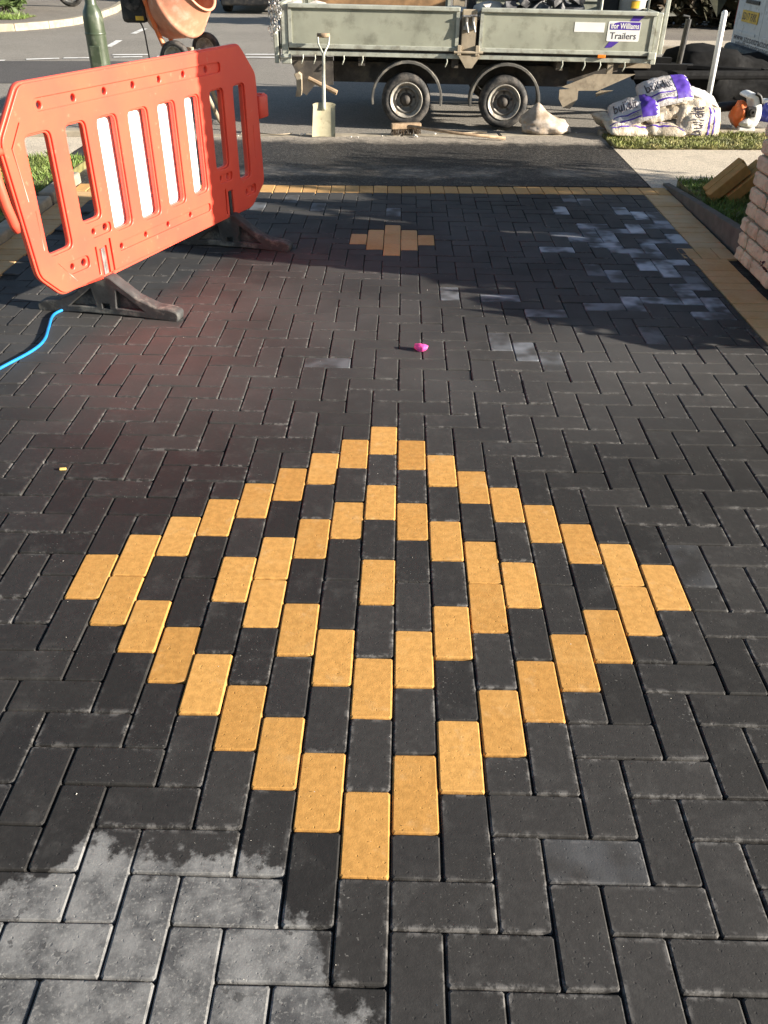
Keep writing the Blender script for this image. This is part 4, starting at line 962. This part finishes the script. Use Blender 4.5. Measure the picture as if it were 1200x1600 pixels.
sack((2.72, 7.66, .09), (R(6), R(8), R(-20)), SZ, 'plain sack at the back right of the pile near the post', 6)
sack((2.44, 7.44, .205), (R(26), R(-14), R(8)), (.40, .28, .12), 'creased beige sack in the middle of the pile under the top sacks', 7, None, 'sack', .02)
sack((2.68, 7.44, .235), (R(34), R(20), R(-25)), (.44, .28, .12), 'creased beige sack sloping down to the right of the pile', 8, None, 'sack', -.03)
sack((2.16, 7.36, .205), (R(36), R(-17), R(-8)), (.44, .30, .12), 'printed sack with purple band on the left shoulder of the pile', 9, 'front', 'sackwhite')
sack((2.44, 7.47, .350), (R(34), R(-11), R(6)), (.48, .32, .14), 'topmost printed sack with large lettering and purple band', 10, 'front', 'sackwhite', -.01)
sack((2.80, 7.55, .300), (R(10), R(22), R(10)), (.34, .22, .09), 'small white sack end sticking out at the right of the pile', 11, None, 'sackwhite')

# white marker post
mb = MB(); mb.tube([(3.045, 8.10, -.03), (3.035, 8.10, .925), (3.035, 8.10, .942)], [.027, .027, .014], 14); o = mb.build('marker_post', M['white'], smooth=True); tag(o, 'plain white upright post standing behind the sack pile', 'post')

# leaf blower
bl_ = empty('leaf_blower', (3.24, 7.62, .012), 'white and orange backpack leaf blower standing on the verge', 'blower')
mb = MB(); mb.prism(rounded([(-.01, .05), (.06, .03), (.11, .06), (.128, .13), (.120, .20), (.085, .28), (.05, .32), (.005, .33), (-.035, .315), (-.05, .295), (-.03, .28), (.02, .275), (.04, .22), (.03, .12), (-.02, .11)], .02), -.11, .10, XZ); mb.build('back_plate', M['white'], bl_, True, bevel=.012)
mb = MB(); mb.box(-.05, .10, -.10, .09, .0, .042, b=.01); mb.build('base', M['white'], bl_)
blob('engine_cover', 'orange', (-.055, -.02, .15), (.065, .10, .10), 8.0, None, None, sub=3, amp=.3, floor=False, parent=bl_)
mb = MB(); mb.box(-.02, .065, -.135, -.08, .13, .215, b=.01); mb.lathe([(.012, .0), (.026, .0), (.028, .012), (.012, .014)], 14, Matrix.Translation((.028, -.134, .175)) @ Matrix.Rotation(R(90), 4, 'X'), True); mb.build('air_filter', M['black'], bl_)
blob('fuel_tank', 'white', (.0, -.04, .085), (.07, .09, .05), 2.0, None, None, sub=3, amp=.15, floor=False, parent=bl_)
mb = MB(); mb.tube(smooth_pts([(.03, -.112, .325), (.075, -.112, .30), (.10, -.11, .24)]), .014, 8); mb.build('strap', M['black'], bl_, True)
mb = MB(); mb.tube([(-.04, .06, .20), (-.25, .12, .17), (-.42, .16, .12)], [.045, .042, .04], 14); mb.build('blower_tube', M['black'], bl_, True)
mb = MB(); mb.tube([(-.06, -.05, .06), (-.02, -.09, .02)], .012, 8); mb.build('foot_bar', M['steel'], bl_)
# blue bag behind the blower
bb = empty('rubbish_bag', (3.66, 7.95, .012), 'crumpled blue and white plastic bag beside the leaf blower', 'bag')
blob('bag_body', 'bluebag', (0, 0, .09), (.16, .12, .12), 11.0, None, None, parent=bb, amp=.4); blob('bag_top', 'white', (.0, .01, .19), (.14, .10, .05), 13.0, None, None, parent=bb, amp=.5, floor=False)

# dark hose loop and tool heap near the tow bar
mb = MB(); mb.tube(smooth_pts([(3.30, 9.1, .10), (3.36, 9.1, .30), (3.46, 9.1, .38), (3.56, 9.1, .37), (3.64, 9.1, .26), (3.66, 9.12, .05)]), .016, 8); o = mb.build('black_hose', M['black'], smooth=True); tag(o, 'black hose loop standing up behind the white post', 'hose')
blob('dark_sheet', 'matblack', (3.42, 9.15, .17), (.80, .34, .34), 21.0, 'dark crumpled sheet heaped on the road behind the sacks', 'tarpaulin', amp=.4)

# ------------------------------------------------------------------ cement mixer
mx = empty('cement_mixer', (-1.9, 7.68, 0), 'orange cement mixer with tilted drum standing behind the barrier', 'mixer')
O = Vector((-1.90+1.9, 0, .985)); ax_ = Vector((.80, -.34, .49)).normalized(); q_ = ax_.to_track_quat('Z', 'Y').to_matrix().to_4x4()
Md = Matrix.Translation(O) @ q_
mb = MB(); mb.lathe([(.0005, -.29), (.10, -.29), (.165, -.27), (.205, -.225), (.278, -.06), (.296, -.03), (.306, -.02), (.306, .02), (.296, .03), (.285, .06), (.205, .225), (.200, .245), (.212, .25), (.212, .262), (.192, .262), (.190, .24), (.27, .05), (.27, -.03), (.16, -.25), (.0005, -.25)], 44, Md); dr = mb.build('drum', M['mixer'], mx, True)
mb = MB()
for t in (0, 2.1, 4.2):
    c_, s_ = math.cos(t), math.sin(t); mb.add([(c_*.26, s_*.26, -.02), (c_*.19, s_*.19, .20), (c_*.10-.03*s_, s_*.10+.03*c_, .16), (c_*.14-.03*s_, s_*.14+.03*c_, -.06), (c_*.26-.01*s_, s_*.26+.01*c_, -.02), (c_*.19-.01*s_, s_*.19+.01*c_, .20), (c_*.10-.04*s_, s_*.10+.04*c_, .16), (c_*.14-.04*s_, s_*.14+.04*c_, -.06)], [(0, 1, 2, 3), (7, 6, 5, 4), (0, 4, 5, 1), (1, 5, 6, 2), (2, 6, 7, 3), (3, 7, 4, 0)], Md)
mb.build('paddle', M['mixer'], dr)
mo = MB(); mo.box(-.48, -.26, -.13, .15, .83, 1.16, b=.035); mh = mo.build('motor_housing', M['black'], mx)
mb = MB(); mb.lathe([(.02, 0), (.07, 0), (.075, .012), (.02, .016)], 20, Matrix.Translation((-.37, -.132, 1.0)) @ Matrix.Rotation(R(90), 4, 'X'), True); mb.build('motor_vent', M['rubber'], mh)
mb = MB(); mb.box(-.355, -.285, -.1335, -.131, .852, .885); mb.build('sticker', M['plate_y'], mh)
mb = MB(); mb.tube(smooth_pts([(-.30, -.16, 1.20), (-.245, -.16, 1.0), (-.16, -.16, .74), (-.10, -.14, .60), (-.02, -.1, .57)]), .021, 10); mb.tube([(-.30, .16, 1.20), (-.12, .16, .62), (.02, .12, .57)], .021, 10); mb.build('yoke_frame', M['orange'], mx, True)
mb = MB(); mb.tube([(-.02, -.28, .575), (.16, .32, .60)], .018, 10); mb.build('wheel_axle', M['steel'], mx, True)
for c_ in (Vector((-.03, -.20, .575)), Vector((.155, .28, .60))):
    d_ = Vector((.22, .97, 0)); w = bpy.data.objects.new('wheel', None); col.objects.link(w); w.parent = mx; w.empty_display_size = .1
    w.matrix_local = Matrix.Translation(c_) @ (-d_).to_track_quat('Z', 'Y').to_matrix().to_4x4()
    mb = MB(); mb.lathe([(.085, -.03), (.115, -.036), (.133, -.02), (.133, .02), (.115, .036), (.085, .03)], 32, close=True); mb.build('tyre', M['rubber'], w, True)
    mb = MB(); mb.lathe([(.092, .032), (.084, .034), (.078, .016), (.03, .012), (.028, .03), (.0005, .032)], 32); mb.build('rim', M['rim'], w, True)
mb = MB()
for a, b in (((.06, -.12, .60), (.27, .02, .02)), ((-.16, -.12, .60), (-.34, -.30, .02)), ((.06, .18, .60), (.24, .34, .02)), ((-.16, .16, .60), (-.36, .30, .02))): mb.tube([a, b], .020, 10)
mb.tube([(.27, .02, .02), (.24, .34, .02)], .02, 8); mb.tube([(-.34, -.30, .02), (-.36, .30, .02)], .02, 8); mb.tube([(.06, -.12, .60), (-.16, -.12, .60)], .02, 8); mb.tube([(.06, .18, .60), (-.16, .16, .60)], .02, 8)
mb.build('stand', M['tanplate'], mx, True)
mb = MB(); mb.tube(smooth_pts([(-.33, -.10, .84), (-.30, -.12, .78), (-.29, -.12, .66), (-.28, -.13, .45), (-.30, -.15, .20), (-.36, -.2, .01), (-.6, -.3, .01)]), .007, 6); mb.build('mains_lead', M['black'], mx, True)

# ------------------------------------------------------------------ lamp post
lp = empty('lamp_post', (-2.50, 7.14, 0), 'dark green steel lamp post standing behind the barrier', 'lamp post')
mb = MB(); mb.lathe([(.085, -.05), (.083, .78), (.081, .90), (.074, .945), (.052, .985), (.046, 1.00), (.044, 1.06), (.040, 3.0), (.033, 5.2)], 28); mb.build('column', M['lamp'], lp, True)
mb = MB(); mb.lathe([(.0835, .775), (.0865, .78), (.0865, .79), (.083, .795)], 28); mb.build('collar', M['lamp'], lp, True)
mb = MB(); mb.box(-.045, .045, -.092, -.07, .25, .70, b=.008); mb.build('access_door', M['lamp'], lp)
mb = MB(); mb.tube([(0, 0, 5.2), (.1, .3, 5.45), (.2, .8, 5.5)], .03, 10); mb.box(.14, .28, .7, 1.2, 5.46, 5.56, b=.03); mb.build('lantern', M['lamp'], lp)

# ------------------------------------------------------------------ van
vn = empty('van', (4.10, 9.98, 0), 'white panel van with lettered rear door at the right edge', 'van')
# local: x forward (away from the trailer), y across, rear face at x=0
prof = [(.0, .42), (.0, .95), (.03, 1.20), (.06, 1.50), (.14, 1.58), (3.2, 1.62), (3.55, 1.58), (4.05, 1.12), (4.75, 1.02), (4.95, .82), (5.0, .42)]
mb = MB(); mb.prism(prof, -.93, .93, XZ); body = mb.build('body', M['vanwhite'], vn, False, bevel=.05)
mb = MB(); mb.box(-.085, .25, -.955, .955, .225, .44, b=.05); mb.box(4.8, 5.1, -.95, .95, .24, .46, b=.05); mb.box(.1, 4.95, -.925, .925, .26, .45); mb.build('bumper', M['black'], vn)
for y0, y1 in ((-.90, -.006), (.006, .90)):
    mb = MB(); mb.prism([(y0, .425), (y1, .425), (y1, 1.0), (y1, 1.02), (y0, 1.02)], -.018, .004, Matrix(((0, 0, 1, 0), (1, 0, 0, 0), (0, 1, 0, 0), (0, 0, 0, 1)))); dd = mb.build('rear_door', M['vanwhite'], vn, False, bevel=.008)
    mb = MB(); mb.box(-.026, -.019, (y0+y1)/2-.33, (y0+y1)/2+.33, .555, .585, b=.003); mb.build('door_crease', M['vanwhite'], dd)
    if y0 > 0:
        mb = MB(); mb.box(-.030, -.020, .13, .66, .680, .798, b=.003); pl_ = mb.build('number_plate', M['plate_y'], dd)
        v_, f_ = text_geo('SD17 FXK', .46, .01, .075); mb = MB(); mb.add([(-.0315, .395-x, .739+z) for x, z in v_], f_); mb.build('lettering', M['ink'], pl_)
        mb = MB(); mb.box(-.034, -.018, .18, .62, .865, .905, b=.006); mb.build('door_handle', M['black'], dd)
v_, f_ = text_geo('www.stcontractors.co.uk', 1.62, .004, .072); mb = MB(); mb.add([(-.0215, .02-x, .520+z) for x, z in v_], f_); o = mb.build('lettering', M['ink'], vn); tag(o, 'dark web address lettering across the rear doors')
v_, f_ = text_geo('info@stcontractors.co.uk', 1.50, .002, .060); mb = MB(); mb.add([(-.0215, -.03-x, .455+z) for x, z in v_], f_); mb.build('lettering', M['ink'], vn)
for y in (-.90, .90):
    mb = MB(); mb.box(-.012, .05, y-.045, y+.035, .62, 1.0, b=.01); mb.build('rear_lamp', M['redlens'], vn)
    for x in (.95, 4.15):
        w = bpy.data.objects.new('wheel', None); col.objects.link(w); w.parent = vn; w.empty_display_size = .1; sg = 1 if y > 0 else -1
        w.matrix_local = Matrix.Translation((x, y-sg*.06, .32)) @ Matrix.Rotation(R(-90*sg), 4, 'X')
        mb = MB(); mb.lathe([(.20, -.09), (.29, -.10), (.32, -.07), (.32, .07), (.29, .10), (.20, .09)], 32, close=True); mb.build('tyre', M['rubber'], w, True)
        mb = MB(); mb.lathe([(.205, .085), (.19, .09), (.17, .05), (.06, .04), (.05, .07), (.0005, .075)], 32); mb.build('rim', M['rim'], w, True)
mb = MB(); mb.prism([(3.62, 1.53), (4.02, 1.16), (4.06, 1.18), (3.64, 1.57)], -.80, .80, XZ); mb.build('windscreen', M['glass'], vn)
for y in (-.937, .937): mb = MB(); mb.prism([(2.75, 1.12), (3.75, 1.12), (3.45, 1.48), (2.75, 1.50)], y-.004, y+.004, XZ); mb.build('side_window', M['glass'], vn)

# ------------------------------------------------------------------ blue car, far up the side road
cr_ = empty('parked_car', (-3.25, 21.2, 0), 'dark blue car facing the camera far up the side road', 'car')
prof = [(.0, .22), (-.02, .45), (.05, .68), (.75, .86), (1.05, .93), (1.75, 1.40), (3.2, 1.44), (3.9, 1.0), (4.2, .92), (4.25, .3)]
mb = MB(); mb.prism(prof, -.86, .86, Matrix(((0, 0, 1, 0), (1, 0, 0, 0), (0, 1, 0, -.03), (0, 0, 0, 1)))); mb.build('body', M['carblue'], cr_, True, bevel=.08)
mb = MB(); mb.box(-.80, .80, -.05, .1, .14, .36, b=.03); mb.build('bumper', M['black'], cr_)
mb = MB(); mb.box(-.42, .42, -.035, .05, .42, .58, b=.02); mb.build('grille', M['black'], cr_)
for x in (-.62, .62): mb = MB(); mb.box(x-.19, x+.19, -.03, .10, .52, .64, b=.03); mb.build('headlight', M['white'], cr_)
mb = MB(); mb.box(-.26, .26, -.062, -.05, .40, .51, b=.003); mb.build('number_plate', M['sticker'], cr_)
mb = MB(); mb.add([(-.66, 1.12, .93), (.66, 1.12, .93), (.58, 1.70, 1.34), (-.58, 1.70, 1.34), (-.66, 1.16, .90), (.66, 1.16, .90), (.58, 1.74, 1.31), (-.58, 1.74, 1.31)], [(0, 1, 2, 3), (7, 6, 5, 4), (0, 4, 5, 1), (1, 5, 6, 2), (2, 6, 7, 3), (3, 7, 4, 0)]); mb.build('windscreen', M['glass'], cr_)
for x in (-.86, .86):
    for y in (.72, 3.4):
        w = bpy.data.objects.new('wheel', None); col.objects.link(w); w.parent = cr_; w.empty_display_size = .1; sg = 1 if x > 0 else -1
        w.matrix_local = Matrix.Translation((x-sg*.08, y, .28)) @ Matrix.Rotation(R(90*sg), 4, 'Y')
        mb = MB(); mb.lathe([(.19, -.09), (.28, -.095), (.305, -.07), (.305, .07), (.28, .095), (.19, .09)], 28, close=True); mb.build('tyre', M['rubber'], w, True)
        mb = MB(); mb.lathe([(.195, .08), (.18, .085), (.06, .05), (.0005, .06)], 28); mb.build('rim', M['rim'], w, True)

# ------------------------------------------------------------------ motorcycle by the hedge
mc = empty('motorcycle', (-8.15, 21.3, .075), 'dark motorcycle parked on the pavement by the hedge at top left', 'motorcycle')
for x in (-.68, .66):
    w = bpy.data.objects.new('wheel', None); col.objects.link(w); w.parent = mc; w.empty_display_size = .1; w.matrix_local = Matrix.Translation((x, 0, .30)) @ Matrix.Rotation(R(90), 4, 'X')
    mb = MB(); mb.lathe([(.22, -.05), (.28, -.05), (.305, -.02), (.305, .02), (.28, .05), (.22, .05)], 28, close=True); mb.build('tyre', M['rubber'], w, True)
    mb = MB(); mb.lathe([(.225, .03), (.215, .04), (.20, .02), (.20, -.02), (.215, -.04), (.225, -.03)], 28)
    for i in range(8): a = math.pi*i/4; mb.tube([(0, 0, .0), (.21*math.cos(a), .21*math.sin(a), 0)], .008, 5)
    mb.lathe([(.0005, -.06), (.05, -.05), (.05, .05), (.0005, .06)], 14); mb.build('rim', M['steel'], w, True)
mb = MB(); mb.box(-.22, .20, -.13, .13, .22, .55, b=.04); mb.lathe([(.06, -.16), (.12, -.15), (.12, .15), (.06, .16)], 16, Matrix.Translation((.02, 0, .36)) @ Matrix.Rotation(R(90), 4, 'X'), True); mb.build('engine', M['hub'], mc)
mb = MB(); mb.tube([(.66, .07, .30), (.48, .07, .90)], .022, 8); mb.tube([(.66, -.07, .30), (.48, -.07, .90)], .022, 8); mb.tube([(.40, -.34, 1.0), (.48, 0, .95), (.40, .34, 1.0)], .014, 8); mb.build('fork', M['steel'], mc)
mb = MB(); mb.tube([(.46, 0, .85), (.1, 0, .75), (-.45, 0, .72), (-.68, 0, .32), (-.2, 0, .28)], .025, 8); mb.build('frame', M['black'], mc)
blob('fuel_tank', 'carblue', (.15, 0, .80), (.28, .14, .13), 4.0, None, None, sub=3, amp=.1, floor=False, parent=mc)
mb = MB(); mb.box(-.72, -.08, -.13, .13, .74, .84, b=.04); mb.build('seat', M['black'], mc)
mb = MB(); mb.tube([(.10, -.16, .30), (-.3, -.18, .22), (-.85, -.19, .34)], [.025, .035, .04], 10); mb.build('exhaust', M['chrome'], mc, True)
mb = MB(); mb.lathe([(.0005, .0), (.08, .02), (.09, .10), (.0005, .11)], 16, Matrix.Translation((.50, 0, .86)) @ Matrix.Rotation(R(90), 4, 'Y')); mb.build('headlight', M['chrome'], mc, True)
